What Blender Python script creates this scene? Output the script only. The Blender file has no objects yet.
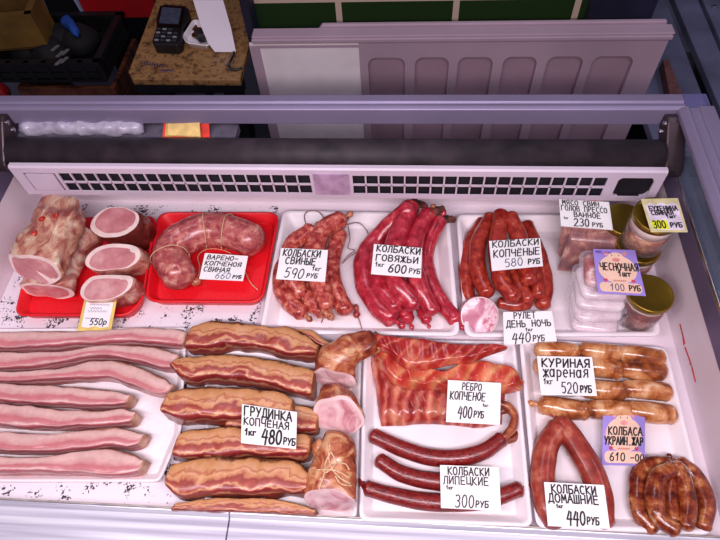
import bpy, math, random
from mathutils import Vector, Matrix, noise
random.seed(7)
S = bpy.context.scene
COL = S.collection
PI = math.pi

# ---------------------------------------------------------------- camera
FPX, H = 585.0, 0.86
PITCH, YAW, ROLL = 0.9816008, -0.13800285, -0.09410991
Fv = Vector((math.sin(YAW)*math.cos(PITCH), math.cos(YAW)*math.cos(PITCH), -math.sin(PITCH)))
R0 = Vector((math.cos(YAW), -math.sin(YAW), 0)); U0 = R0.cross(Fv)
Rv = R0*math.cos(ROLL)+U0*math.sin(ROLL); Uv = -R0*math.sin(ROLL)+U0*math.cos(ROLL)
CAM = Vector((0, 0, H))

def ray(u, v):
    return Rv*((u-360)/FPX)+Uv*((270-v)/FPX)+Fv
def P(u, v, z=0.0):
    d = ray(u, v); t = (z-H)/d.z
    return CAM+d*t
def PY(u, v, y):
    d = ray(u, v); return CAM+d*(y/d.y)
def PX(u, v, x):
    d = ray(u, v); return CAM+d*(x/d.x)
def scale_at(p):
    return FPX/((p-CAM).dot(Fv))
def plane_hit(u, v, p0, n):
    d = ray(u, v); return CAM+d*((p0-CAM).dot(n)/d.dot(n))
def zz(ox, oy, s, pts):
    return [(ox+p[0]/s, oy+p[1]/s)+tuple(p[2:]) for p in pts]

cam = bpy.data.objects.new('camera', bpy.data.cameras.new('camera'))
COL.objects.link(cam)
m = Matrix((Rv, Uv, -Fv)).transposed().to_4x4(); m.translation = CAM
cam.matrix_world = m
cam.data.sensor_width = 36; cam.data.lens = FPX*36/720; cam.data.clip_start = 0.01
S.camera = cam

# ---------------------------------------------------------------- materials
def lin(c):
    return tuple(((x/255)/12.92 if x/255 <= .04045 else ((x/255+.055)/1.055)**2.4) for x in c)+(1,)
MC = {}
def base(name):
    m = bpy.data.materials.new(name); m.use_nodes = True
    nt = m.node_tree; b = nt.nodes['Principled BSDF']
    return m, nt, b
def N(nt, t, **k):
    n = nt.nodes.new(t)
    for a, v in k.items():
        if hasattr(n, a): setattr(n, a, v)
        else: n.inputs[a].default_value = v
    return n
def bump(nt, b, src, strength, dist=.002):
    bp = N(nt, 'ShaderNodeBump'); bp.inputs['Strength'].default_value = strength; bp.inputs['Distance'].default_value = dist
    nt.links.new(src, bp.inputs['Height']); nt.links.new(bp.outputs[0], b.inputs['Normal'])
def ramp(nt, stops, interp='LINEAR'):
    r = N(nt, 'ShaderNodeValToRGB'); e = r.color_ramp.elements; r.color_ramp.interpolation = interp
    while len(e) > 1: e.remove(e[-1])
    e[0].position = stops[0][0]; e[0].color = lin(stops[0][1])
    for p, c in stops[1:]:
        x = e.new(p); x.color = lin(c)
    return r
def plain(name, c, rough=.5, metal=0., spec=.5, nscale=60, namt=.12, bmp=0., coat=0., trans=0., alpha=1., emit=None):
    if name in MC: return MC[name]
    m, nt, b = base(name)
    nz = N(nt, 'ShaderNodeTexNoise'); nz.inputs['Scale'].default_value = nscale; nz.inputs['Detail'].default_value = 4
    tc = N(nt, 'ShaderNodeTexCoord'); nt.links.new(tc.outputs['Object'], nz.inputs['Vector'])
    lo = tuple(max(0, x*(1-namt)) for x in c); hi = tuple(min(255, x*(1+namt)) for x in c)
    r = ramp(nt, [(.3, lo), (.7, hi)]); nt.links.new(nz.outputs[0], r.inputs[0])
    nt.links.new(r.outputs[0], b.inputs['Base Color'])
    b.inputs['Roughness'].default_value = rough; b.inputs['Metallic'].default_value = metal
    b.inputs['Specular IOR Level'].default_value = spec
    b.inputs['Coat Weight'].default_value = coat; b.inputs['Coat Roughness'].default_value = .12
    b.inputs['Transmission Weight'].default_value = trans; b.inputs['Alpha'].default_value = alpha
    if bmp: bump(nt, b, nz.outputs[0], bmp)
    MC[name] = m; return m
def mottled(name, stops, scale=60, rough=.32, coat=.3, bmp=.35, stretch=(1, 1, 1), detail=5, spec=.5, sss=.0, dist=0.0, k=.62):
    """irregular flecks of meat and fat under a casing"""
    if name in MC: return MC[name]
    m, nt, b = base(name)
    tc = N(nt, 'ShaderNodeTexCoord'); mp = N(nt, 'ShaderNodeMapping'); mp.inputs['Scale'].default_value = stretch
    nt.links.new(tc.outputs['Object'], mp.inputs[0])
    nz = N(nt, 'ShaderNodeTexNoise'); nz.inputs['Scale'].default_value = scale; nz.inputs['Detail'].default_value = detail
    nz.inputs['Roughness'].default_value = .62; nz.inputs['Distortion'].default_value = dist
    nt.links.new(mp.outputs[0], nz.inputs['Vector'])
    r = ramp(nt, [(.5+(p-.5)*k, tuple(x*(.86+.14*min(c_)/255) for x in c_)) for p, c_ in stops]); nt.links.new(nz.outputs[0], r.inputs[0]); nt.links.new(r.outputs[0], b.inputs['Base Color'])
    b.inputs['Roughness'].default_value = rough; b.inputs['Coat Weight'].default_value = coat
    b.inputs['Coat Roughness'].default_value = .18; b.inputs['Specular IOR Level'].default_value = spec
    if sss:
        b.inputs['Subsurface Weight'].default_value = sss; b.inputs['Subsurface Radius'].default_value = (.01, .004, .003); b.inputs['Subsurface Scale'].default_value = .4
    n2 = N(nt, 'ShaderNodeTexNoise'); n2.inputs['Scale'].default_value = scale*2.4; n2.inputs['Detail'].default_value = 3
    nt.links.new(mp.outputs[0], n2.inputs['Vector'])
    bump(nt, b, n2.outputs[0], bmp, .0015)
    MC[name] = m; return m
def layered(name, stops, warp=.16, fine=.10, rough=.38, coat=.25, ls=7., off=0., bmp=.35, axis=1):
    """long layers of rind, fat and meat following the length of the piece (UV v across, u along in metres)"""
    if name in MC: return MC[name]
    m, nt, b = base(name)
    uv = N(nt, 'ShaderNodeTexCoord'); sp = N(nt, 'ShaderNodeSeparateXYZ'); nt.links.new(uv.outputs['UV'], sp.inputs[0])
    mp = N(nt, 'ShaderNodeMapping'); mp.inputs['Scale'].default_value = (ls*2.2, 2.6, 1); mp.inputs['Location'].default_value = (off, off*.7, off)
    nt.links.new(uv.outputs['UV'], mp.inputs[0])
    n1 = N(nt, 'ShaderNodeTexNoise'); n1.inputs['Scale'].default_value = 1.; n1.inputs['Detail'].default_value = 3; nt.links.new(mp.outputs[0], n1.inputs['Vector'])
    mp2 = N(nt, 'ShaderNodeMapping'); mp2.inputs['Scale'].default_value = (ls*8, 9, 1); mp2.inputs['Location'].default_value = (off*2, 3, 0); nt.links.new(uv.outputs['UV'], mp2.inputs[0])
    n2 = N(nt, 'ShaderNodeTexNoise'); n2.inputs['Scale'].default_value = 1.; n2.inputs['Detail'].default_value = 5; nt.links.new(mp2.outputs[0], n2.inputs['Vector'])
    def ma(src, k):
        a = N(nt, 'ShaderNodeMath', operation='SUBTRACT'); nt.links.new(src, a.inputs[0]); a.inputs[1].default_value = .5
        c = N(nt, 'ShaderNodeMath', operation='MULTIPLY'); nt.links.new(a.outputs[0], c.inputs[0]); c.inputs[1].default_value = k
        return c.outputs[0]
    s1 = N(nt, 'ShaderNodeMath', operation='ADD'); nt.links.new(sp.outputs[axis], s1.inputs[0]); nt.links.new(ma(n1.outputs[0], warp*2), s1.inputs[1])
    s2 = N(nt, 'ShaderNodeMath', operation='ADD'); nt.links.new(s1.outputs[0], s2.inputs[0]); nt.links.new(ma(n2.outputs[0], fine*2), s2.inputs[1])
    r = ramp(nt, [(p, tuple(x*(.95+.05*min(c_)/255) for x in c_)) for p, c_ in stops]); nt.links.new(s2.outputs[0], r.inputs[0])
    n3 = N(nt, 'ShaderNodeTexNoise'); n3.inputs['Scale'].default_value = 130.; n3.inputs['Detail'].default_value = 4
    tc = N(nt, 'ShaderNodeTexCoord'); nt.links.new(tc.outputs['Object'], n3.inputs['Vector'])
    r3 = ramp(nt, [(.3, (205, 195, 190)), (.65, (255, 255, 255))]); nt.links.new(n3.outputs[0], r3.inputs[0])
    mx = N(nt, 'ShaderNodeMixRGB', blend_type='MULTIPLY'); mx.inputs[0].default_value = .3
    nt.links.new(r.outputs[0], mx.inputs[1]); nt.links.new(r3.outputs[0], mx.inputs[2]); nt.links.new(mx.outputs[0], b.inputs['Base Color'])
    b.inputs['Roughness'].default_value = rough; b.inputs['Coat Weight'].default_value = coat; b.inputs['Coat Roughness'].default_value = .2
    bump(nt, b, n2.outputs[0], bmp, .002)
    MC[name] = m; return m
def glassy(name, c=(220, 225, 235), rough=.05, alpha=.18):
    if name in MC: return MC[name]
    m, nt, b = base(name)
    b.inputs['Base Color'].default_value = lin(c); b.inputs['Roughness'].default_value = rough; b.inputs['Alpha'].default_value = alpha
    b.inputs['Specular IOR Level'].default_value = .8
    MC[name] = m; return m

WHITE = plain('white_plastic', (246, 236, 240), .42, nscale=8, namt=.02)
LINER = plain('white_liner', (240, 226, 234), .5, nscale=6, namt=.03)
FOAM = plain('white_foam', (248, 238, 242), .55, nscale=300, namt=.02, bmp=.05)
REDTRAY = plain('red_foam', (232, 20, 34), .45, nscale=250, namt=.05, bmp=.08)
CARD = plain('white_card', (246, 243, 242), .6, nscale=20, namt=.02)
INK = plain('black_marker', (14, 12, 16), .5, nscale=50, namt=.1)
INKB = plain('blue_pen', (38, 40, 110), .5, nscale=50, namt=.1)
INKP = plain('purple_print', (130, 84, 150), .6, nscale=50, namt=.1)
INKR = plain('red_print', (196, 60, 90), .6, nscale=50, namt=.1)
TWINE = plain('twine', (214, 178, 140), .8, nscale=500, namt=.2, bmp=.4)
TWINEG = plain('grey_twine', (140, 116, 108), .8, nscale=500, namt=.25, bmp=.4)
ALU = plain('painted_aluminium', (150, 138, 168), .42, metal=.35, nscale=5, namt=.04)
ALUD = plain('dark_aluminium', (112, 100, 128), .35, metal=.5, nscale=5, namt=.06)
BRACKET = plain('bracket_metal', (84, 70, 74), .35, metal=.7, nscale=20, namt=.15)
SCREW = plain('screw_steel', (220, 220, 225), .25, metal=1., nscale=20, namt=.05)
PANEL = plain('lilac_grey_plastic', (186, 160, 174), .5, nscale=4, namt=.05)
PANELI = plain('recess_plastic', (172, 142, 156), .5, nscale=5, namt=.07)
BLACKP = plain('black_plastic', (20, 19, 22), .45, nscale=30, namt=.3)
RUBBER = plain('black_foam_tube', (46, 36, 42), .62, nscale=25, namt=.35, bmp=.2)
GRILLE = plain('grille_plastic', (222, 206, 222), .4, nscale=8, namt=.02)
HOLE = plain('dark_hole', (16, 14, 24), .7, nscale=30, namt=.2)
GLASS = glassy('side_glass', (150, 170, 200), .06, .28)
CLEAR = glassy('clear_glass', (215, 220, 225), .05, .10)
FILM = glassy('clear_film', (235, 225, 235), .12, .14)
GOLD = plain('gold_lid', (150, 122, 44), .3, metal=.85, nscale=20, namt=.12)
NAVY = plain('navy_panel', (30, 28, 52), .6, nscale=10, namt=.2)

# ---------------------------------------------------------------- mesh helpers
def build(name, verts, faces, mat, parent=None, uvs=None, smooth=True, mats=None, fmat=None):
    me = bpy.data.meshes.new(name)
    me.from_pydata([tuple(v) for v in verts], [], faces)
    if uvs:
        l = me.uv_layers.new(name='UVMap')
        for poly in me.polygons:
            for li in poly.loop_indices:
                l.data[li].uv = uvs[me.loops[li].vertex_index]
    for mm in (mats or [mat]): me.materials.append(mm)
    if fmat:
        for i, f in enumerate(fmat): me.polygons[i].material_index = f
    if smooth:
        for p in me.polygons: p.use_smooth = True
    me.validate(); me.update()
    import bmesh
    bm = bmesh.new(); bm.from_mesh(me); bmesh.ops.recalc_face_normals(bm, faces=bm.faces); bm.to_mesh(me); bm.free()
    o = bpy.data.objects.new(name, me); COL.objects.link(o)
    if parent: o.parent = parent; 
    if parent: o.matrix_parent_inverse = Matrix.Translation(parent.location).inverted()
    return o
def tag(o, label=None, cat=None, group=None, kind=None):
    if label: o['label'] = label
    if cat: o['category'] = cat
    if group: o['group'] = group
    if kind: o['kind'] = kind
    return o
def empty(name, loc):
    o = bpy.data.objects.new(name, None); COL.objects.link(o); o.location = loc; o.empty_display_size = .02
    return o
def bevel(o, w, seg=2):
    md = o.modifiers.new('bevel', 'BEVEL'); md.width = w; md.segments = seg; md.limit_method = 'ANGLE'; md.angle_limit = .6
    return o
def subs(o, n=1):
    md = o.modifiers.new('sub', 'SUBSURF'); md.levels = n; md.render_levels = n; return o
class MB:
    def __init__(s): s.v = []; s.f = []
    def add(s, vs, fs):
        b = len(s.v); s.v += [Vector(x) for x in vs]; s.f += [tuple(b+i for i in f) for f in fs]
    def box(s, x0, x1, y0, y1, z0, z1):
        s.add([(x, y, z) for x in (x0, x1) for y in (y0, y1) for z in (z0, z1)],
              [(0, 1, 3, 2), (4, 6, 7, 5), (0, 4, 5, 1), (2, 3, 7, 6), (0, 2, 6, 4), (1, 5, 7, 3)])
    def prism(s, pts, d):
        n = len(pts); d = Vector(d)
        s.add([Vector(p) for p in pts]+[Vector(p)+d for p in pts],
              [tuple(range(n))[::-1], tuple(range(n, 2*n))]+[(i, (i+1) % n, n+(i+1) % n, n+i) for i in range(n)])
    def tube(s, pts, r, n=6, cap=True):
        pts = [Vector(p) for p in pts]; rs = r if isinstance(r, (list, tuple)) else [r]*len(pts)
        b = len(s.v); up = Vector((0, 0, 1))
        for i, p in enumerate(pts):
            t = (pts[min(i+1, len(pts)-1)]-pts[max(i-1, 0)])
            t = t.normalized() if t.length > 1e-9 else Vector((1, 0, 0))
            a = t.cross(up)
            if a.length < .05: a = t.cross(Vector((0, 1, 0)))
            a.normalize(); c = a.cross(t)
            for k in range(n):
                an = 2*PI*k/n; s.v.append(p+(a*math.cos(an)+c*math.sin(an))*rs[i])
        for i in range(len(pts)-1):
            for k in range(n):
                s.f.append((b+i*n+k, b+i*n+(k+1) % n, b+(i+1)*n+(k+1) % n, b+(i+1)*n+k))
        if cap:
            s.f.append(tuple(b+k for k in range(n))[::-1]); s.f.append(tuple(b+(len(pts)-1)*n+k for k in range(n)))
    def lathe(s, prof, c, n=28, axis=(0, 0, 1)):
        ax = Vector(axis).normalized(); a = ax.cross(Vector((0, 1, 0))).normalized(); d = ax.cross(a); c = Vector(c); b = len(s.v)
        for r, z in prof:
            for k in range(n):
                an = 2*PI*k/n; s.v.append(c+ax*z+(a*math.cos(an)+d*math.sin(an))*r)
        for i in range(len(prof)-1):
            for k in range(n): s.f.append((b+i*n+k, b+i*n+(k+1) % n, b+(i+1)*n+(k+1) % n, b+(i+1)*n+k))
        s.f.append(tuple(b+k for k in range(n))[::-1]); s.f.append(tuple(b+(len(prof)-1)*n+k for k in range(n)))
    def out(s, name, mat, parent=None, smooth=False, **k):
        return build(name, s.v, s.f, mat, parent, smooth=smooth, **k)
def spline(pts, n):
    """Catmull-Rom resampling; points may carry extra numbers"""
    pts = [Vector(p) if not isinstance(p, Vector) else p for p in pts]
    if len(pts) < 3:
        return [pts[0].lerp(pts[-1], i/(n-1)) for i in range(n)]
    L = [0]
    for a, b in zip(pts, pts[1:]): L.append(L[-1]+max((b-a).length, 1e-6))
    out = []
    for i in range(n):
        d = L[-1]*i/(n-1); k = 0
        while k < len(pts)-2 and L[k+1] < d: k += 1
        t = (d-L[k])/(L[k+1]-L[k])
        p1, p2 = pts[k], pts[k+1]; p0 = pts[k-1] if k else p1*2-p2; p3 = pts[k+2] if k+2 < len(pts) else p2*2-p1
        out.append(.5*((2*p1)+(p2-p0)*t+(2*p0-5*p1+4*p2-p3)*t*t+(3*p1-p0-3*p2+p3)*t**3))
    return out

def sausage_mesh(name, path, r, mat, parent=None, lump=.06, ends=(1, 1), n=28, seg=16, seed=0, flat=1.0, taper=.0):
    """path: Vectors (centre line), r metres; round ends; organic wobble"""
    pts = spline(path, n); L = sum((b-a).length for a, b in zip(pts, pts[1:]))
    verts = []; faces = []; uvs = []
    d = 0
    nlen = [0]
    for a, b in zip(pts, pts[1:]): nlen.append(nlen[-1]+(b-a).length)
    t0 = (pts[1]-pts[0]).normalized(); t1 = (pts[-1]-pts[-2]).normalized()
    rings = []
    for k, fr in enumerate((.12, .45, .75, .93)):
        rings.append((pts[0]-t0*(r*(1-fr)*.0+r*.9*math.cos(math.asin(fr))), t0, fr*ends[0], -r))
    for i, p in enumerate(pts):
        t = (pts[min(i+1, n-1)]-pts[max(i-1, 0)]).normalized()
        s = nlen[i]/L
        rings.append((p, t, 1-taper*abs(2*s-1)**2, nlen[i]))
    for fr in (.93, .75, .45, .12):
        rings.append((pts[-1]+t1*r*.9*math.cos(math.asin(fr)), t1, fr*ends[1], L+r))
    for (p, t, k, u) in rings:
        a = t.cross(Vector((0, 0, 1)))
        if a.length < .1: a = t.cross(Vector((0, 1, 0)))
        a.normalize(); c = a.cross(t).normalized()
        for j in range(seg):
            an = 2*PI*j/seg
            dr = a*math.cos(an)+c*math.sin(an)*flat
            q = p+dr*r*k
            w = 1+lump*2*(noise.noise(q*38+Vector((seed, seed*2, 0))))+lump*.6*noise.noise(q*110+Vector((seed, 0, 0)))
            verts.append(p+dr*r*k*w); uvs.append((u, j/seg))
    m = len(rings)
    for i in range(m-1):
        for j in range(seg): faces.append((i*seg+j, i*seg+(j+1) % seg, (i+1)*seg+(j+1) % seg, (i+1)*seg+j))
    faces.append(tuple(range(seg))[::-1]); faces.append(tuple((m-1)*seg+j for j in range(seg)))
    return build(name, verts, faces, mat, parent, uvs=uvs)
def knot(p, d, r, mat, parent, name='tied_end', seed=1):
    """small puckered nub of casing with a fray"""
    p = Vector(p); d = Vector(d).normalized(); mb = MB()
    prof = [(r*.35, -r*.6), (r*.42, 0), (r*.30, r*.35), (r*.55, r*.8), (r*.6, r*1.2), (r*.25, r*1.7)]
    mb.lathe(prof, p, 10, d)
    for v in mb.v:
        v += noise.noise_vector(v*300+Vector((seed, 0, 0)))*r*.14
    o = mb.out(name, mat, parent, smooth=True)
    return o
def cord(name, pts, r, mat, parent=None, n=24):
    mb = MB(); mb.tube(spline(pts, n), r, 6); return mb.out(name, mat, parent, smooth=True)

def sausage(name, px, rpx, mat, zbase, label, cat='sausage', group=None, knots=(1, 1), knotmat=None, seed=0, lump=.06, lift=None, taper=.12, flat=1., seg=16):
    """px: pixel centre line turned into points at the height where the sausage really lies"""
    p0 = P(px[0][0], px[0][1], zbase+.015); r = rpx/scale_at(p0)
    path = []
    for i, q in enumerate(px):
        z = zbase+r*flat+(lift[i] if lift else 0)
        path.append(P(q[0], q[1], z))
    o = sausage_mesh(name, path, r, mat, None, lump=lump, seed=seed, taper=taper, flat=flat, seg=seg)
    tag(o, label, cat, group)
    km = knotmat or mat
    if knots[0]:
        d = (path[0]-path[1]).normalized(); knot(path[0]+d*r*.85, d, r*.55, km, o, seed=seed)
    if knots[1]:
        d = (path[-1]-path[-2]).normalized(); knot(path[-1]+d*r*.85, d, r*.55, km, o, seed=seed+3)
    return o, path, r

def slab(name, secs, h, mat, z0, label, cat, group=None, seed=0, n=46, m=22, endmat=None, wob=.0022, endlen=.012, top_back=.0):
    """secs: (u, v_top, v_bottom) pixels of the visible silhouette; front-bottom edge lies at z0, back-top edge at z0+h"""
    F = [P(u, vb, z0) for u, vt, vb in secs]; B = [P(u, vt, z0+h) for u, vt, vb in secs]
    F = spline(F, n); B = spline(B, n)
    verts = []; faces = []; uvs = []; Ls = 0
    secpts = []
    for k in range(m):
        a = 2*PI*k/m - PI/2 - PI/4
        ca, sa = math.cos(a), math.sin(a); e = .34
        x = math.copysign(abs(ca)**e, ca); y = math.copysign(abs(sa)**e, sa)
        secpts.append((x*.5+.5, y*.5+.5))
    # arc parameter: start bottom/back, over the top, to bottom front
    order = []
    for x, y in secpts:   # x: 0 front .. 1 back ; y: 0 bottom .. 1 top
        if y < .12: v = 1.0 if x < .5 else 0.0
        else:
            if x > .93: v = .22*y
            elif x < .07: v = 1-.38*y
            else: v = .22+(1-x)*.40
        order.append(v)
    L = sum((F[i+1]-F[i]).length for i in range(n-1))
    def ring(f, b, k, u, shift):
        c = (f+b)/2
        for (x, y), v in zip(secpts, order):
            q = f.lerp(b, x); q.z = z0+h*y
            cc = Vector((c.x, c.y, z0+h*.45)); q = cc+(q-cc)*k+shift
            q.z = max(q.z, z0)
            q += noise.noise_vector(q*34+Vector((seed, 0, seed)))*wob*2*(1 if q.z > z0+.004 else .3)+noise.noise_vector(q*95+Vector((0, seed, 0)))*wob*.6
            q.z = max(q.z, z0)
            verts.append(q); uvs.append((u, v))
    d0 = (F[0]-F[1]).normalized(); d1 = (F[-1]-F[-2]).normalized()
    for k, s in ((.82, 1), (.95, .6)): ring(F[0].copy(), B[0].copy(), k, -endlen*s+seed, d0*endlen*s)
    for i in range(n):
        ring(F[i].copy(), B[i].copy(), 1, Ls+seed, Vector((0, 0, 0)))
        if i < n-1: Ls += (F[i+1]-F[i]).length
    for k, s in ((.95, .6), (.82, 1)): ring(F[-1].copy(), B[-1].copy(), k, Ls+endlen*s+seed, d1*endlen*s)
    M = n+4
    for i in range(M-1):
        for j in range(m): faces.append((i*m+j, i*m+(j+1) % m, (i+1)*m+(j+1) % m, (i+1)*m+j))
    nb = len(faces)
    faces.append(tuple(range(m))[::-1]); faces.append(tuple((M-1)*m+j for j in range(m)))
    fm = [0]*nb+[1, 1] if endmat else None
    o = build(name, verts, faces, mat, None, uvs=uvs, mats=[mat, endmat] if endmat else None, fmat=None)
    if endmat:
        for p in o.data.polygons:
            if len(p.vertices) > 6: p.material_index = 1
            # the rings closing the two ends show the end grain as well
        for p in o.data.polygons:
            if max(p.vertices) < 2*m or min(p.vertices) >= (M-2)*m: p.material_index = 1
    tag(o, label, cat, group)
    return o

def quilt(name, back, front, zb, zf, th, mat, label, cat, group=None, ridges=0, amp=.003, seed=0, n=60, m=22, wob=.003, parent=None):
    """piece of meat between two pixel outlines (back edge at height zb, front edge at zf), th thick, with rib ridges"""
    B = spline([P(u, v, zb) for u, v in back], n); F = spline([P(u, v, zf) for u, v in front], n)
    top = []; bot = []; uvs = []
    for i in range(n):
        s = i/(n-1)
        for j in range(m):
            t = j/(m-1); q = F[i].lerp(B[i], t)
            e = min(1, 5*min(t, 1-t))*.5+min(1, 9*min(s, 1-s))*.5
            e = (1-(1-min(1, 5*min(t, 1-t)))**2)*(1-(1-min(1, 12*min(s, 1-s)))**2)
            hgt = th*(.15+.85*e)
            if ridges: hgt += amp*e*math.sin(2*PI*ridges*(s+.06*(t-.5))+seed)
            nz = noise.noise_vector(q*30+Vector((seed, 1, 2)))*wob+noise.noise_vector(q*90+Vector((seed, 1, 2)))*wob*.4
            top.append(q+Vector((nz.x, nz.y, hgt+nz.z*e))); bot.append(q+Vector((nz.x*1, nz.y*1, 0))); uvs.append((s+seed, t))
    verts = top+bot; K = n*m; faces = []
    for i in range(n-1):
        for j in range(m-1):
            a, b, c, d = i*m+j, i*m+j+1, (i+1)*m+j+1, (i+1)*m+j
            faces.append((a, b, c, d)); faces.append((K+d, K+c, K+b, K+a))
    for i in range(n-1):
        for j in (0, m-1): faces.append((i*m+j, (i+1)*m+j, K+(i+1)*m+j, K+i*m+j))
    for j in range(m-1):
        for i in (0, n-1): faces.append((i*m+j, i*m+j+1, K+i*m+j+1, K+i*m+j))
    o = build(name, verts, faces, mat, parent, uvs=uvs+uvs)
    if not parent: tag(o, label, cat, group)
    return o

def rounded(poly, r, k=6):
    out = []; n = len(poly)
    for i in range(n):
        p, a, b = poly[i], poly[i-1], poly[(i+1) % n]
        da, db = (a-p), (b-p); rr = min(r, da.length*.45, db.length*.45)
        s, e = p+da.normalized()*rr, p+db.normalized()*rr
        for j in range(k+1):
            t = j/k; out.append(s*(1-t)**2+p*2*t*(1-t)+e*t*t)
    return out
def inset(ring, d):
    n = len(ring); out = []
    for i in range(n):
        t = (ring[(i+1) % n]-ring[i-1]); t.z = 0; t.normalize()
        nrm = Vector((-t.y, t.x, 0)); out.append(ring[i]+nrm*d)
    return out
def tray(name, px, zr, z0, mat, label, rad=.02, rim=.008, slope=.014, group=None, cat='tray', th=.003):
    poly = [P(u, v, zr) for u, v in px]
    # counter-clockwise
    ar = sum(poly[i-1].x*poly[i].y-poly[i].x*poly[i-1].y for i in range(len(poly)))
    if ar < 0: poly = poly[::-1]
    def lv(d, z):
        out = []; n = len(poly)
        for i in range(n):
            p, q, s = poly[i], poly[i-1], poly[(i+1) % n]
            e1 = (p-q).to_2d().normalized(); e2 = (s-p).to_2d().normalized()
            n1 = Vector((-e1.y, e1.x)); n2 = Vector((-e2.y, e2.x)); k = (n1+n2)/(1+n1.dot(n2))
            out.append(Vector((p.x+k.x*d, p.y+k.y*d, z)))
        return rounded(out, max(.004, rad-d*.4))
    base_ring = lv(0, zr)
    rings = [lv(slope, z0), lv(.002, zr-.003), lv(0, zr-.002), lv(0, zr), lv(.002, zr+.001), lv(rim-.002, zr+.001), lv(rim, zr-.001), lv(rim+slope*.8, z0+th+.002), lv(rim+slope, z0+th)]
    n = len(base_ring); verts = [v for r in rings for v in r]; faces = []
    for i in range(len(rings)-1):
        for j in range(n): faces.append((i*n+j, i*n+(j+1) % n, (i+1)*n+(j+1) % n, (i+1)*n+j))
    faces.append(tuple(range(n))[::-1]); faces.append(tuple((len(rings)-1)*n+j for j in range(n)))
    o = build(name, verts, faces, mat, None, smooth=False)
    for p in o.data.polygons:
        if len(p.vertices) == 4: p.use_smooth = True
    tag(o, label, cat, group); return o

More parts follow.
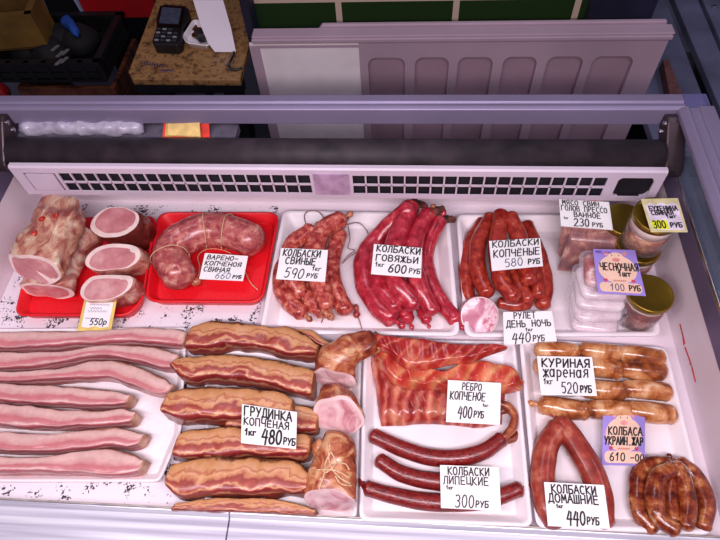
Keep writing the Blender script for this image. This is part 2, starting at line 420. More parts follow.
# ---------------------------------------------------------------- marker lettering (stroke glyphs, box 0..1 wide, 0 bottom .. 1 top)
def arc(cx, cy, rx, ry, a0, a1, n=8):
    return [(cx+rx*math.cos(math.radians(a0+(a1-a0)*i/n)), cy+ry*math.sin(math.radians(a0+(a1-a0)*i/n))) for i in range(n+1)]
O_ = [arc(.5, .5, .45, .5, 90, 450, 14)]
G = {
 'А': [[(0, 0), (.5, 1), (1, 0)], [(.2, .38), (.8, .38)]],
 'Б': [[(.9, 1), (.1, 1), (.1, 0), (.6, 0)]+arc(.6, .27, .3, .27, -90, 90)+[(.1, .54)]],
 'В': [[(.1, 0), (.1, 1), (.5, 1)]+arc(.5, .77, .3, .23, 90, -90)+[(.1, .54), (.55, .54)]+arc(.55, .27, .35, .27, 90, -90)+[(.1, 0)]],
 'Г': [[(.1, 0), (.1, 1), (.9, 1)]],
 'Д': [[(0, -.15), (0, .05), (1, .05), (1, -.15)], [(.15, .05), (.35, 1), (.85, 1), (.85, .05)]],
 'Е': [[(.9, 1), (.1, 1), (.1, 0), (.9, 0)], [(.1, .52), (.75, .52)]],
 'Ж': [[(.5, 0), (.5, 1)], [(0, 1), (.5, .5), (1, 1)], [(0, 0), (.5, .5), (1, 0)]],
 'З': [arc(.45, .76, .4, .24, 140, -90)+arc(.45, .27, .45, .27, 90, -140)],
 'И': [[(.1, 1), (.1, 0), (.9, 1), (.9, 0)]],
 'Й': [[(.1, .9), (.1, 0), (.9, .9), (.9, 0)], [(.3, 1.1), (.7, 1.1)]],
 'К': [[(.1, 0), (.1, 1)], [(.9, 1), (.15, .5), (.95, 0)]],
 'Л': [[(0, 0), (.2, .1), (.35, 1), (.9, 1), (.9, 0)]],
 'М': [[(.05, 0), (.15, 1), (.5, .35), (.85, 1), (.95, 0)]],
 'Н': [[(.1, 0), (.1, 1)], [(.9, 0), (.9, 1)], [(.1, .5), (.9, .5)]],
 'О': O_,
 'П': [[(.1, 0), (.1, 1), (.9, 1), (.9, 0)]],
 'Р': [[(.15, 0), (.15, 1), (.5, 1)]+arc(.5, .73, .38, .27, 90, -90)+[(.15, .46)]],
 'С': [arc(.55, .5, .45, .5, 50, 310, 10)],
 'Т': [[(.5, 0), (.5, 1)], [(0, 1), (1, 1)]],
 'У': [[(.05, 1), (.5, .45)], [(.95, 1), (.3, 0)]],
 'Ц': [[(.1, 1), (.1, .08), (.85, .08), (.85, 1)], [(.85, .08), (1, .08), (1, -.15)]],
 'Ч': [[(.1, 1), (.1, .55), (.3, .45), (.9, .5)], [(.9, 1), (.9, 0)]],
 'Ш': [[(.05, 1), (.05, 0), (.95, 0), (.95, 1)], [(.5, 0), (.5, 1)]],
 'Ы': [[(.05, 1), (.05, 0), (.4, 0)]+arc(.4, .25, .25, .25, -90, 90)+[(.05, .5)], [(.95, 0), (.95, 1)]],
 'Ь': [[(.1, 1), (.1, 0), (.5, 0)]+arc(.5, .27, .38, .27, -90, 90)+[(.1, .54)]],
 'Я': [[(.85, 0), (.85, 1), (.5, 1)]+arc(.5, .73, .4, .27, 90, 270)+[(.85, .46)], [(.5, .46), (.1, 0)]],
 '0': [arc(.5, .5, .42, .5, 90, 450, 14)],
 '1': [[(.15, .65), (.6, 1), (.5, 0)]],
 '2': [arc(.45, .72, .4, .28, 160, -40)+[(.05, 0), (.95, 0)]],
 '3': [arc(.45, .76, .4, .24, 140, -90)+arc(.45, .27, .45, .27, 90, -140)],
 '4': [[(.45, 1), (.05, .4), (.95, .4)], [(.8, .9), (.7, -.1)]],
 '5': [[(.9, 1), (.25, 1), (.15, .58), (.5, .62)]+arc(.5, .31, .4, .31, 70, -130)],
 '6': [[(.75, 1), (.3, .75), (.1, .35)]+arc(.5, .28, .4, .28, 180, 530, 12)],
 '8': [arc(.5, .76, .33, .24, -90, 270, 12), arc(.5, .27, .42, .27, 90, 450, 12)],
 '9': [arc(.5, .7, .38, .3, -20, 340, 12)+[(.75, 0)]],
 '-': [[(.1, .45), (.9, .45)]], '.': [[(.4, 0), (.6, 0)]],
 'к': [[(.1, 0), (.1, .6)], [(.85, .6), (.15, .3), (.95, 0)]],
 'г': [[(.15, 0), (.15, .6), (.85, .6)]], 'р': [[(.15, -.3), (.15, .6), (.5, .6)]+arc(.5, .33, .36, .27, 90, -90)+[(.15, .06)]],
 'ш': [[(.05, .6), (.05, 0), (.95, 0), (.95, .6)], [(.5, 0), (.5, .6)]], 'т': [[(.5, 0), (.5, .6)], [(0, .6), (1, .6)]],
 'Ё': [[(.9, .85), (.1, .85), (.1, 0), (.9, 0)], [(.1, .45), (.75, .45)], [(.25, 1.05), (.35, 1.05)], [(.65, 1.05), (.75, 1.05)]],
 'а': [arc(.42, .32, .38, .32, 60, 400, 10), [(.82, .64), (.82, 0)]],
 'е': [[(.1, .32), (.85, .35)]+arc(.47, .32, .38, .32, 10, 300, 9)],
 'н': [[(.1, 0), (.1, .64)], [(.85, 0), (.85, .64)], [(.1, .32), (.85, .32)]],
 'ж': [[(.5, 0), (.5, .64)], [(0, .64), (1, 0)], [(0, 0), (1, .64)]],
 'я': [[(.85, 0), (.85, .64), (.4, .64), (.15, .48), (.4, .3), (.85, .3)], [(.45, .3), (.1, 0)]],
 'в': [[(.1, 0), (.1, .64), (.6, .62), (.65, .4), (.1, .34), (.75, .28), (.75, .05), (.1, 0)]],
 'и': [[(.1, .64), (.1, 0), (.85, .64), (.85, 0)]],
}
def strokes(text, box, slant=.0, jit=.03, rnd=None):
    x0, y0, x1, y1 = box; rnd = rnd or random
    n = len(text); adv = 1.0/n; out = []
    for i, ch in enumerate(text):
        if ch == ' ': continue
        for pl in G.get(ch, []):
            jx, jy = rnd.uniform(-jit, jit), rnd.uniform(-jit, jit)
            out.append([(x0+(x1-x0)*((i+.1+.8*(px+jx*.6))*adv)+slant*py*(y1-y0), y0+(y1-y0)*(py+jy)) for px, py in pl])
    return out
def squiggle(box, n=12):
    x0, y0, x1, y1 = box
    return [[(x0+(x1-x0)*i/n, y0 if i % 2 else y1) for i in range(n+1)]]
def ink(name, lines, fn, th, mat, parent):
    """lines: polylines in card coordinates (0..1); fn maps card coordinates to space; th in metres"""
    mb = MB()
    for pl in lines:
        pts = [fn(a, b) for a, b in pl]
        nrm = fn.n
        for i, (a, b) in enumerate(zip(pts, pts[1:])):
            d = b-a
            if d.length < 1e-6: continue
            d.normalize(); s = d.cross(nrm)*th/2; e = d*th*.35
            q = [a-e-s, b+e-s, b+e+s, a-e+s]
            mb.add(q, [(0, 1, 2, 3)])
    return mb.out(name, mat, parent)
def card(name, corners, z, tilt, label, group='handwritten price cards', twist=0., mat=None):
    """corners in pixels TL,TR,BR,BL ; the card is a plane through its bottom middle at height z, tilted up towards the customer"""
    bl, br = P(corners[3][0], corners[3][1], z), P(corners[2][0], corners[2][1], z)
    p0 = (bl+br)/2; n = Vector((math.sin(twist)*.6, -math.sin(tilt), math.cos(tilt))).normalized()
    c = [plane_hit(u, v, p0, n) for u, v in corners]
    mb = MB(); mb.prism(c, -n*.0009)
    o = mb.out(name, mat or CARD); tag(o, label, 'price card', group)
    def fn(a, b, c=c, n=n):
        top = c[0].lerp(c[1], a); bot = c[3].lerp(c[2], a); return bot.lerp(top, b)+n*.0007
    fn.n = n; fn.w = (c[1]-c[0]).length
    return o, fn
def patch(name, box_or_pts, fn, mat, parent, lift=.0003):
    pts = box_or_pts
    if len(pts) == 4 and not isinstance(pts[0], tuple):
        x0, y0, x1, y1 = pts; pts = [(x0, y0), (x1, y0), (x1, y1), (x0, y1)]
    v = [fn(a, b)-fn.n*(.0007-lift) for a, b in pts]
    return build(name, v, [tuple(range(len(v)))], mat, parent, smooth=False)
def write(o, fn, rows, mat=None):
    """rows: (text, x0, ybottom, x1, ytop, thickness mm, slant)"""
    for r in rows:
        t, x0, y0, x1, y1, th = r[:6]; sl = r[6] if len(r) > 6 else 0.
        mt = r[7] if len(r) > 7 else INK
        ink('lettering', strokes(t, (x0, y0, x1, y1), sl), fn, th*1.3/1000, mt, o)

from mathutils.bvhtree import BVHTree
BV = {}
def on_surface(o, u, v, lift=.0008):
    """point on the skin of a thing, where something is stuck or tied to it"""
    if o.name not in BV: BV[o.name] = BVHTree.FromPolygons([vv.co.copy() for vv in o.data.vertices], [tuple(p.vertices) for p in o.data.polygons])
    d = ray(u, v).normalized(); h = BV[o.name].ray_cast(CAM, d)
    if h[0] is None:
        q = BV[o.name].find_nearest(P(u, v, .04)); return q[0]+q[1]*lift
    n = h[1] if h[1].dot(d) < 0 else -h[1]
    return h[0]+n*lift
# ================================================================ SETTING
def struct(name, o):
    o.name = name; o['kind'] = 'structure'; return o
FLOORM = plain('grey_floor', (112, 112, 130), .6, nscale=3, namt=.12)
mb = MB(); mb.box(-4, 4, -1.2, 4.2, -.94, -.9); struct('floor', mb.out('floor', FLOORM))
mb = MB(); mb.box(-4, 4, 4.0, 4.1, -.9, 2.2); struct('wall_back', mb.out('wall_back', plain('dark_wall', (30, 27, 32), .9, nscale=4)))

# green tiled counter front behind the panels
def tile_material():
    m, nt, b = base('green_tiles')
    tc = N(nt, 'ShaderNodeTexCoord'); mp = N(nt, 'ShaderNodeMapping')
    mp.inputs['Location'].default_value = (.186, .0, 0); mp.inputs['Rotation'].default_value = (PI/2, 0, 0)
    nt.links.new(tc.outputs['Object'], mp.inputs[0])
    br = N(nt, 'ShaderNodeTexBrick'); br.offset = 0
    br.inputs['Scale'].default_value = 1; br.inputs['Brick Width'].default_value = .303; br.inputs['Row Height'].default_value = .303
    br.inputs['Mortar Size'].default_value = .008; br.inputs['Mortar Smooth'].default_value = 0
    br.inputs['Color1'].default_value = lin((34, 58, 24)); br.inputs['Color2'].default_value = lin((30, 52, 22)); br.inputs['Mortar'].default_value = lin((214, 190, 170))
    nt.links.new(mp.outputs[0], br.inputs['Vector']); nt.links.new(br.outputs['Color'], b.inputs['Base Color'])
    b.inputs['Roughness'].default_value = .45
    return m
TY = 1.40
mb = MB(); mb.box(-.405, .445, TY, TY+.5, -.9, .30)
tc_ = mb.out('tiled_counter', tile_material()); tag(tc_, 'dark green tiled counter with pale grout behind the leaning plastic panels', 'counter')
mb = MB(); mb.box(-.425, -.405, TY-.06, TY+.5, -.9, .30); mb.out('side_panel', NAVY, tc_)
mb = MB(); mb.box(.445, .60, TY-.03, TY+.5, -.9, .30); mb.out('side_panel', NAVY, tc_)

# leaning plastic panels
def leaning_panel():
    root = empty('leaning_shelf_panel', (.1, 1.28, -.9))
    tag(root, 'lilac grey moulded plastic panel with a row of tall recesses, standing behind the display case', 'panel')
    y = 1.255
    def Q(u, v, dy=0): return PY(u, v, y+dy)
    tl, tr = Q(262, 40), Q(664, 40)
    zt = (tl.z+tr.z)/2; xl, xr = Q(258, 42).x, Q(668, 42).x
    # face board with six arched openings cut as strips: built from columns and recessed backs
    slots = [(368, 405), (415, 449), (458, 493), (503, 537), (547, 583), (592, 633)]
    ztop = Q(480, 57).z; zbot = -.88
    xs = []
    for a, b in slots: xs.append((Q(a, 62).x, Q(b, 62).x))
    edges = [xl]+[e for ab in xs for e in ab]+[xr]
    mb = MB()
    d = .018
    bw = Q(262, 100).x, Q(362, 100).x
    mb.box(xl, bw[0], y, y+d, zbot, ztop+.03)
    mb.box(bw[1], xs[0][0], y, y+d, zbot, ztop)
    mb.box(bw[0], bw[1], y, y+d, Q(310, 46).z, ztop+.03)
    mb.box(bw[0], bw[1], y, y+d, zbot, zbot+.25)
    for i in range(len(xs)-1): mb.box(xs[i][1], xs[i+1][0], y, y+d, zbot, ztop)
    mb.box(xs[-1][1], xr, y, y+d, zbot, ztop)
    mb.box(bw[1], xr, y, y+d, ztop, zt)
    # rounded shoulders of the recesses
    for a, b in xs:
        r = .022
        for sx, cx in ((1, a), (-1, b)):
            pts = [Vector((cx, y, ztop)), Vector((cx+sx*r, y, ztop))]+[Vector((cx+sx*(r-r*math.sin(t*PI/12)), y, ztop-r+r*math.cos(t*PI/12))) for t in range(1, 7)]
            mb.prism(pts, (0, d, 0))
    f = mb.out('face_board', PANEL, root)
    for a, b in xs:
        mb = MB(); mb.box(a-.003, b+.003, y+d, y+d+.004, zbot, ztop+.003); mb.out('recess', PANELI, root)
    mb = MB()
    mb.box(xl-.014, xr+.004, y-.008, y+.03, zt, zt+.010)
    mb.box(xl-.014, xr+.008, y-.001, y+.035, zt+.010, zt+.014)
    o = mb.out('top_flange', PANEL, root); bevel(o, .003)
    mb = MB(); x2 = Q(313, 24).x
    mb.prism([Vector((x2, y+.036, zt+.0)), Vector((xr+.0, y+.036, zt)), Vector((xr-.004, y+.036, zt+.020)), Vector((x2+.015, y+.036, zt+.020))], (0, .012, 0))
    o = mb.out('rear_flange', PANEL, root); bevel(o, .003)
    mb = MB(); mb.box(bw[0], bw[1], y+.004, y+.012, zbot+.2, Q(310, 46).z+.004)
    mb.out('white_insert', plain('white_insert', (250, 238, 240), .5, nscale=14, namt=.03), root)
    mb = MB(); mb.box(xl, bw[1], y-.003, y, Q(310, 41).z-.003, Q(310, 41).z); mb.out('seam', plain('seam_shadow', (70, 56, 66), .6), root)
leaning_panel()

# wooden table with the card terminal
WOODT = mottled('worn_plywood', [(.25, (92, 62, 34)), (.42, (160, 116, 70)), (.6, (190, 142, 88)), (.72, (128, 92, 56))], 45, .5, .1, .1)
tz = -.10
tb = empty('wooden_table', (-.55, 1.4, -.9)); tag(tb, 'worn plywood table holding the black card terminal', 'table')
a, b = P(128, 79, tz), P(155, 0, tz); c = P(243, 84, tz)
mb = MB(); xr_ = -.432
mb.prism([Vector((a.x+.01, a.y, tz)), Vector((xr_, a.y-.005, tz)), Vector((xr_, 1.95, tz)), Vector((b.x-.01, 1.95, tz)), Vector((a.x-.008, a.y+.03, tz))], (0, 0, -.02))
o = mb.out('tabletop', WOODT, tb); bevel(o, .003)
mb = MB(); mb.box(a.x+.005, xr_, a.y+.005, a.y+.03, tz-.05, tz-.02); mb.out('apron', BLACKP, tb)
for x in (a.x+.05, xr_-.05):
    for y in (a.y+.06, 1.85):
        mb = MB(); mb.box(x-.02, x+.02, y-.02, y+.02, -.9, tz-.02); mb.out('leg', BLACKP, tb)

def terminal():
    root = empty('card_terminal', P(170, 28, tz)); tag(root, 'black handheld card terminal with a screen and number keys lying on the wooden table', 'card terminal')
    bl, br, tr, tl = P(151, 44, tz+.03), P(180, 45, tz+.03), P(188, 4, tz+.035), P(160, 2, tz+.035)
    def F(a, b, h=0): return bl.lerp(br, a).lerp(tl.lerp(tr, a), b)+Vector((0, 0, h))
    out = [F(.1, 0), F(.9, 0), F(1, .08), F(.95, .45), F(1.04, .62), F(1.02, .93), F(.88, 1), F(.14, 1), F(-.03, .93), F(-.05, .62), F(.03, .45), F(0, .08)]
    mb = MB(); mb.prism([Vector((p.x, p.y, tz)) for p in out], (0, 0, .03)); o = mb.out('body', BLACKP, root); bevel(o, .004)
    def cell(nm, a0, a1, b0, b1, mat, h, parent):
        mb = MB(); mb.prism([F(a0, b0, h-.001), F(a1, b0, h-.001), F(a1, b1, h-.001), F(a0, b1, h-.001)], (0, 0, .002)); return mb.out(nm, mat, parent)
    cell('screen_bezel', .06, .9, .42, .9, plain('glossy_black', (10, 10, 12), .15), .001, root)
    cell('screen', .14, .82, .47, .85, plain('dim_screen', (70, 82, 100), .2), .0025, root)
    K = plain('key_grey', (140, 144, 150), .5)
    for r in range(4):
        for c_ in range(4 if r else 3):
            cell('key', .1+c_*.2, .24+c_*.2, .36-r*.085-.03, .36-r*.085, K if (r+c_) % 2 else plain('key_dark', (60, 62, 70), .5), .001, root)
terminal()
# small white dish of coins
def dish():
    c = P(198, 36, tz)
    px = [(182, 36), (193, 19), (214, 22), (209, 46), (186, 43)]
    o = tray('coin_dish', px, tz+.018, tz, WHITE, 'small white dish of coins beside the card terminal', rad=.012, rim=.004, slope=.005, cat='dish')
    for i, (u, v, cc) in enumerate([(193, 27, (110, 62, 36)), (198, 30, (120, 70, 44)), (196, 35, (120, 124, 124)), (200, 38, (150, 150, 148)), (203, 41, (90, 96, 100)), (206, 39, (140, 138, 130)), (200, 34, (100, 100, 104))]):
        p = P(u, v, tz+.008); mb = MB(); mb.lathe([(.012, 0), (.012, .002)], (p.x, p.y, tz+.006+i*.0012), 16)
        tag(mb.out('coin', plain('coin%d' % cc[0], cc, .3, metal=.8)), 'loose coin in the white dish', 'coin', 'coins in the white dish')
dish()
# pen scribble on the table
sc = MB()
rr = random.Random(3)
for k in range(9):
    u0 = 139+k*2.6; v0 = 61+k*.4
    sc.tube([P(u0, v0+3, tz+.0006), P(u0+1, v0-1, tz+.0006), P(u0+2.2, v0+3, tz+.0006), P(u0+3, v0, tz+.0006)], .0007, 4)
for k in range(5): sc.tube([P(160+k*2.5, 71, tz+.0006), P(162+k*2.5, 69.5, tz+.0006), P(165+k*2.5, 71.5, tz+.0006)], .0009, 4)
sc.out('ink_scribble', INKB, tb)
# standing paper sheets
px = [(193, 0), (201, 26), (208, 43), (215, 52), (236, 52), (231, 28), (223, 0)]
q = [P(u, v, tz+.03) for u, v in px]
p0 = P(225, 52, tz+.004)
n_ = Vector((.05, -.75, .65)).normalized()
q = [plane_hit(u, v, p0, n_) for u, v in px]
mb = MB(); mb.prism(q, -n_*.0012); tag(mb.out('paper_sheet', plain('paper_white', (236, 226, 236), .7, nscale=3, namt=.02)), 'white paper sheet propped up on the wooden table beside the dish', 'paper')
o = cord('black_cable', [P(234, 52, tz+.004), P(231, 60, tz+.02), P(229, 66, tz+.012), P(234, 70, tz+.004), P(242, 68, tz+.004)], .0035, BLACKP)
tag(o, 'short black cable with a plug at the right end of the wooden table', 'cable')

# junk on the left: crates, box
CR = plain('crate_black', (18, 17, 19), .5, nscale=20, namt=.35)
def crate():
    zt = -.30; zb = -.37
    root = empty('black_crate', P(55, 60, zb)); tag(root, 'black slatted plastic crate stuffed with dark things left of the table', 'crate')
    A = P(-25, 58, zt); B = P(97, 62, zt); y1 = A.y+.25
    mb = MB(); x0, x1, y0 = A.x, B.x, B.y
    for k in range(2):
        z = zt-.016-k*.026
        mb.box(x0, x1, y0, y0+.012, z-.02, z); mb.box(x0, x1, y1-.012, y1, z-.02, z)
        mb.box(x0, x0+.012, y0, y1, z-.02, z); mb.box(x1-.012, x1, y0, y1, z-.02, z)
    for k in range(8):
        x = x0+(x1-x0)*k/7; mb.box(x-.008, x+.008, y0-.002, y0+.010, zt-.07, zt)
    mb.box(x0-.006, x1+.006, y0-.006, y0+.018, zt-.015, zt)
    mb.box(x0-.006, x1+.006, y1-.018, y1+.006, zt-.015, zt)
    mb.box(x1-.018, x1+.006, y0, y1, zt-.015, zt)
    mb.out('slatted_wall', CR, root)
    mb = MB(); mb.box(x0, x1, y0, y1, zb-.01, zb); mb.out('base', CR, root)
    return x0, x1, y0, y1, zt, zb
cx0, cx1, cy0, cy1, czt, czb = crate()
mb = MB()
rr = random.Random(5)
dk = plain('dark_cloth', (16, 14, 17), .8, nscale=20, namt=.4)
for i in range(9):
    p = Vector((rr.uniform(cx0+.12, cx1-.12), rr.uniform(cy0+.08, cy1-.08), -.365)); 
    s = rr.uniform(.05, .07)
    mb.lathe([(s*.6, 0), (s, .02), (s*.9, .05), (s*.5, .075), (s*.1, .08)], p, 12)
for v in mb.v: v += noise.noise_vector(v*22)*.012
tag(mb.out('dark_bags', dk, smooth=True), 'heap of black plastic bags inside the black crate', 'bags', kind='stuff')
def blob(name, px, z, h, mat, label, cat, seed=1):
    B = []
    c = P(sum(p[0] for p in px)/len(px), sum(p[1] for p in px)/len(px), z)
    ring = rounded([P(u, v, z) for u, v in px], .02)
    mb = MB(); n = len(ring); vs = []
    for k, hh in ((1, 0), (1.02, .4), (.8, .85), (.4, 1.0)):
        for p in ring:
            q = c+(p-c)*k; q.z = z+h*hh; q += noise.noise_vector(q*30+Vector((seed, 0, 0)))*.008*(1 if hh else 0); vs.append(q)
    fs = [(i*n+j, i*n+(j+1) % n, (i+1)*n+(j+1) % n, (i+1)*n+j) for i in range(3) for j in range(n)]+[tuple(range(n))[::-1], tuple(3*n+j for j in range(n))]
    mb.add(vs, fs); o = mb.out(name, mat, smooth=True); tag(o, label, cat); return o
blob('blue_cap', [(62, 27), (66, 20), (71, 18), (75, 26), (81, 33), (79, 38), (74, 37), (68, 30)], -.285, .03, plain('blue_cloth', (30, 80, 170), .7), 'crumpled bright blue cloth lying on the black crate', 'cloth')
for i, (u, v) in enumerate([(57, 52), (62, 58), (66, 64), (61, 66), (67, 56)]):
    p = P(u, v, -.30); mb = MB(); mb.box(p.x-.004, p.x+.006, p.y-.014, p.y+.014, -.287, -.283)
    for vv in mb.v: vv += Vector(((vv.y-p.y)*.4, 0, 0))
    tag(mb.out('plastic_scrap', plain('grey_scrap', (120, 118, 120), .4)), 'small pale plastic scrap on the dark heap in the black crate', 'scrap', 'pale scraps in the crate')
BR = mottled('brown_wood', [(.3, (46, 24, 16)), (.5, (96, 48, 30)), (.7, (130, 74, 46))], 14, .5, .1, .2, (1, 6, 1))
zt = -.38
A = P(14, 86, zt); B = P(104, 85, zt)
root = empty('wooden_crate', ((A.x+B.x)/2, A.y, -.9)); tag(root, 'dark brown wooden crate under the black plastic crate', 'crate')
x0c, x1c, y0c, y1c = A.x, B.x+.03, B.y, B.y+.27
for k in range(8):
    z0k = -.9+k*.0645
    for nm, bx in (('front_board', (x0c, x1c, y0c, y0c+.015)), ('side_board', (x1c-.015, x1c, y0c+.016, y1c)), ('side_board', (x0c, x0c+.015, y0c+.016, y1c))):
        mb = MB(); mb.box(*bx, z0k, z0k+.055); mb.out(nm, BR, root)
YB = plain('tan_box', (120, 88, 34), .6, nscale=9, namt=.2)
zy = -.175
root = empty('yellow_box', P(10, 20, czt)); tag(root, 'open mustard yellow box at the top left corner, on the black crate', 'box')
a = P(-30, 19, zy); b = P(24, 14, zy); c = P(38, -8, zy); d = P(-30, -24, zy)
def wallq(p, q_, h, t=.006):
    dd = (q_-p).normalized(); nn = Vector((-dd.y, dd.x, 0))*t
    mb = MB(); mb.prism([p, q_, q_+nn, p+nn], (0, 0, -h)); return mb
b2 = Vector((b.x+.02, b.y, zy))
for nm, (p, q_) in (('front_panel', (a, b2)), ('side_panel', (b2, c)), ('rear_panel', (c, d))):
    wallq(p, q_, .12, .022).out(nm, YB, root)
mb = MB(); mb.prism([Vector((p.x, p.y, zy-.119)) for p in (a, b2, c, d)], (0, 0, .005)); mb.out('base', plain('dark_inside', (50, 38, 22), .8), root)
mb = MB(); p = PY(85, 17, 1.9); p2 = PY(158, 16, 1.9)
mb.box(p.x, -.865, 1.9, 2.3, -.9, p.z+.5)
for vv in mb.v:
    pass
RB = empty('red_cabinet', (-.9, 2.0, -.9))
RB['label'] = 'red cabinet end with a pale blue edge strip at the top, left of the table'; RB['category'] = 'cabinet'
pl = PY(87, 18, 1.86); pr = PY(160, 18, 1.86)
mb = MB(); mb.box(pl.x, pr.x, 1.86, 2.26, pl.z, .45); mb.out('body', plain('red_paint', (170, 14, 22), .5, nscale=5), RB)
ps = PY(81, 17, 1.85)
mb = MB(); mb.prism([Vector((ps.x+.01, 1.85, pl.z)), Vector((pl.x, 1.85, pl.z)), Vector((pl.x-.02, 1.85, .45)), Vector((ps.x-.06, 1.85, .45))], (0, .4, 0)); mb.out('edge_strip', plain('pale_blue', (150, 170, 205), .5), RB)
mb = MB(); mb.box(ps.x-.05, ps.x-.02, 2.0, 2.4, -.9, .45); mb.box(pr.x-.03, pr.x, 2.1, 2.4, -.9, pl.z); mb.out('post', BLACKP, RB)
o = cord('white_cable', [P(43, 0, -.5), P(48, 12, -.5), P(50, 22, -.5), P(53, 33, -.5)], .004, plain('cable_grey', (150, 146, 140), .6)); tag(o, 'thin pale cable hanging down above the black crate', 'cable')
cg = plain('cable_dim', (104, 104, 100), .6)
o = cord('cable_loop', [P(136, 31, -.88), P(122, 33, -.88), P(119, 42, -.88), P(126, 52, -.88), P(134, 44, -.88), P(127, 38, -.88), P(120, 52, -.88), P(124, 66, -.88)], .004, cg, n=50); tag(o, 'loose loops of thin grey cable on the floor left of the wooden table', 'cable')
blob('red_bag', [(-8, 100), (-8, 86), (6, 88), (12, 92), (9, 100)], -.9, .06, plain('red_cloth', (180, 16, 24), .6), 'bit of a red bag at the left edge, beside the wooden crate', 'bag')
# plain black box added to fill the dark area behind the crates
mb = MB(); mb.box(-2.6, -1.45, 2.35, 2.9, -.9, .1); tag(mb.out('black_filler', plain('filler_black', (14, 13, 16), .6)), 'plain black box filling the dark area behind the crates at upper left', 'black box')

# right: blue grey slatted platform
SL = plain('bluegrey_slat', (104, 106, 132), .5, nscale=9, namt=.14, bmp=.1)
root = empty('slatted_platform', (1.0, 1.3, -.9)); tag(root, 'blue grey slatted platform right of the display case', 'platform')
zs = -.25
def slat(p1, p2, p3, p4):
    q = [P(u, v, zs) for u, v in (p1, p2, p3, p4)]
    mb = MB(); mb.prism(q, (0, 0, -.025)); o = mb.out('slat', SL, root); bevel(o, .003)
slat((655, -30), (700, 130), (650, 135), (590, -30))
slat((640, -30), (690, -30), (745, 70), (690, 130)) if False else None
slat((672, -60), (689, -10), (795, 240), (752, 240)) if False else None
root_sl = root
def slat_line(uL0, uL1, uR0, uR1, v0=-20, v1=150):
    slat((uL0, v0), (uR0, v0), (uR1, v1), (uL1, v1))
for ch in list(root.children): bpy.data.objects.remove(ch)
slat_line(596, 657, 658, 724)     # left plank
slat_line(666, 738, 690, 762, -20, 150)
slat_line(694, 768, 760, 834, -20, 150)
for (u, v) in ((714, 7),):
    p = P(u, v, zs); mb = MB(); mb.lathe([(.007, 0), (.008, .003), (.004, .005)], p, 12); mb.out('screw', SCREW, root)
for uu in (620, 640):
    pass
p = P(640, 20, zs); 
mb = MB(); mb.box(p.x-.1, p.x+.45, 1.5, 1.55, -.9, zs-.025); mb.out('bearer', plain('platform_under', (40, 38, 50), .8), root)
mb = MB(); mb.box(p.x-.02, p.x+.45, 1.16, 1.20, -.9, zs-.025); mb.out('bearer', MC['platform_under'], root)
q1 = P(669, 60, -.22); q2 = P(683, 100, -.22)
mb = MB(); mb.prism([P(663, 60, -.22), P(669, 60, -.22), P(686, 105, -.22), P(672, 105, -.22)], (0, 0, -.03)); 
tag(mb.out('wooden_batten', plain('batten_brown', (120, 78, 76), .6)), 'short reddish brown wooden batten between the leaning panels and the slatted platform', 'batten')

# ================================================================ DISPLAY CASE
case = empty('display_case', (-.14, .43, -.9)); tag(case, 'white refrigerated display case with lilac aluminium rails holding all the meat', 'display case')
XL, XR, YF, YB_ = -.715, .428, .155, .722
mb = MB(); mb.box(XL, XR, YF, YB_, -.02, -.001); mb.out('deck', LINER, case)
mb = MB(); mb.box(XL-.012, XL, YF, YB_, -.02, .10); mb.out('side_wall', LINER, case)
mb = MB(); mb.box(XR, XR+.012, YF-.02, YB_, -.02, .10); mb.out('side_wall', LINER, case)
mb = MB(); mb.box(XL, XR, YB_, YB_+.012, -.02, .12); mb.out('rear_wall', LINER, case)
# cabinet body under it
BODY = plain('case_body', (150, 140, 160), .5, nscale=5, namt=.05)
mb = MB(); mb.box(XL-.05, XR+.05, -.0, .80, -.9, -.03); mb.out('cabinet_body', BODY, case)
# rims on the side walls
def profile_y(name, pts, y0, y1, mat, bev=.0015):
    mb = MB(); mb.prism([Vector((x, y0, z)) for x, z in pts], (0, y1-y0, 0)); o = mb.out(name, mat, case); bevel(o, bev); return o
def profile_x(name, pts, x0, x1, mat, bev=.0015):
    mb = MB(); mb.prism([Vector((x0, y, z)) for y, z in pts], (x1-x0, 0, 0)); o = mb.out(name, mat, case); bevel(o, bev); return o
profile_y('side_rim', [(XR-.001, .10), (XR-.001, .104), (XR+.006, .128), (XR+.03, .128), (XR+.03, .10)], .02, .74, ALUD)
profile_y('side_rim', [(XL+.001, .10), (XL+.001, .104), (XL-.006, .128), (XL-.03, .128), (XL-.03, .10)], .02, .74, ALUD)
mb = MB(); mb.box(XR+.012, XR+.017, .0, .77, .128, .20); mb.out('side_glass', GLASS, case)
mb = MB(); mb.box(XL-.017, XL-.012, .0, .77, .128, .20); mb.out('side_glass', GLASS, case)
profile_y('glass_edge_highlight', [(XR+.006, .128), (XR+.006, .136), (XR+.012, .136), (XR+.012, .128)], .02, .74, SCREW, .0005)  # bright strip modelled in place of the white highlight along the glass edge
# top rails
profile_y('side_rail', [(XR-.002, .196), (XR-.002, .204), (XR+.008, .212), (XR+.011, .212), (XR+.013, .208), (XR+.026, .208), (XR+.028, .212), (XR+.05, .212), (XR+.05, .196)], -.05, .752, ALU)
profile_y('side_rail', [(XL+.002, .196), (XL+.002, .204), (XL-.008, .212), (XL-.05, .212), (XL-.05, .196)], -.05, .752, ALU)
profile_x('rear_rail', [(.752, .172), (.752, .203), (.757, .206), (.762, .2065), (.764, .2035), (.767, .2035), (.769, .2065), (.786, .2065), (.786, .172)], XL-.05, XR+.012, ALU)
mb = MB(); mb.box(XR+.0122, XR+.05, .752, .788, .190, .206); o = mb.out('rail_end_cap', glassy('end_cap', (120, 116, 170), .1, .55), case); bevel(o, .002)
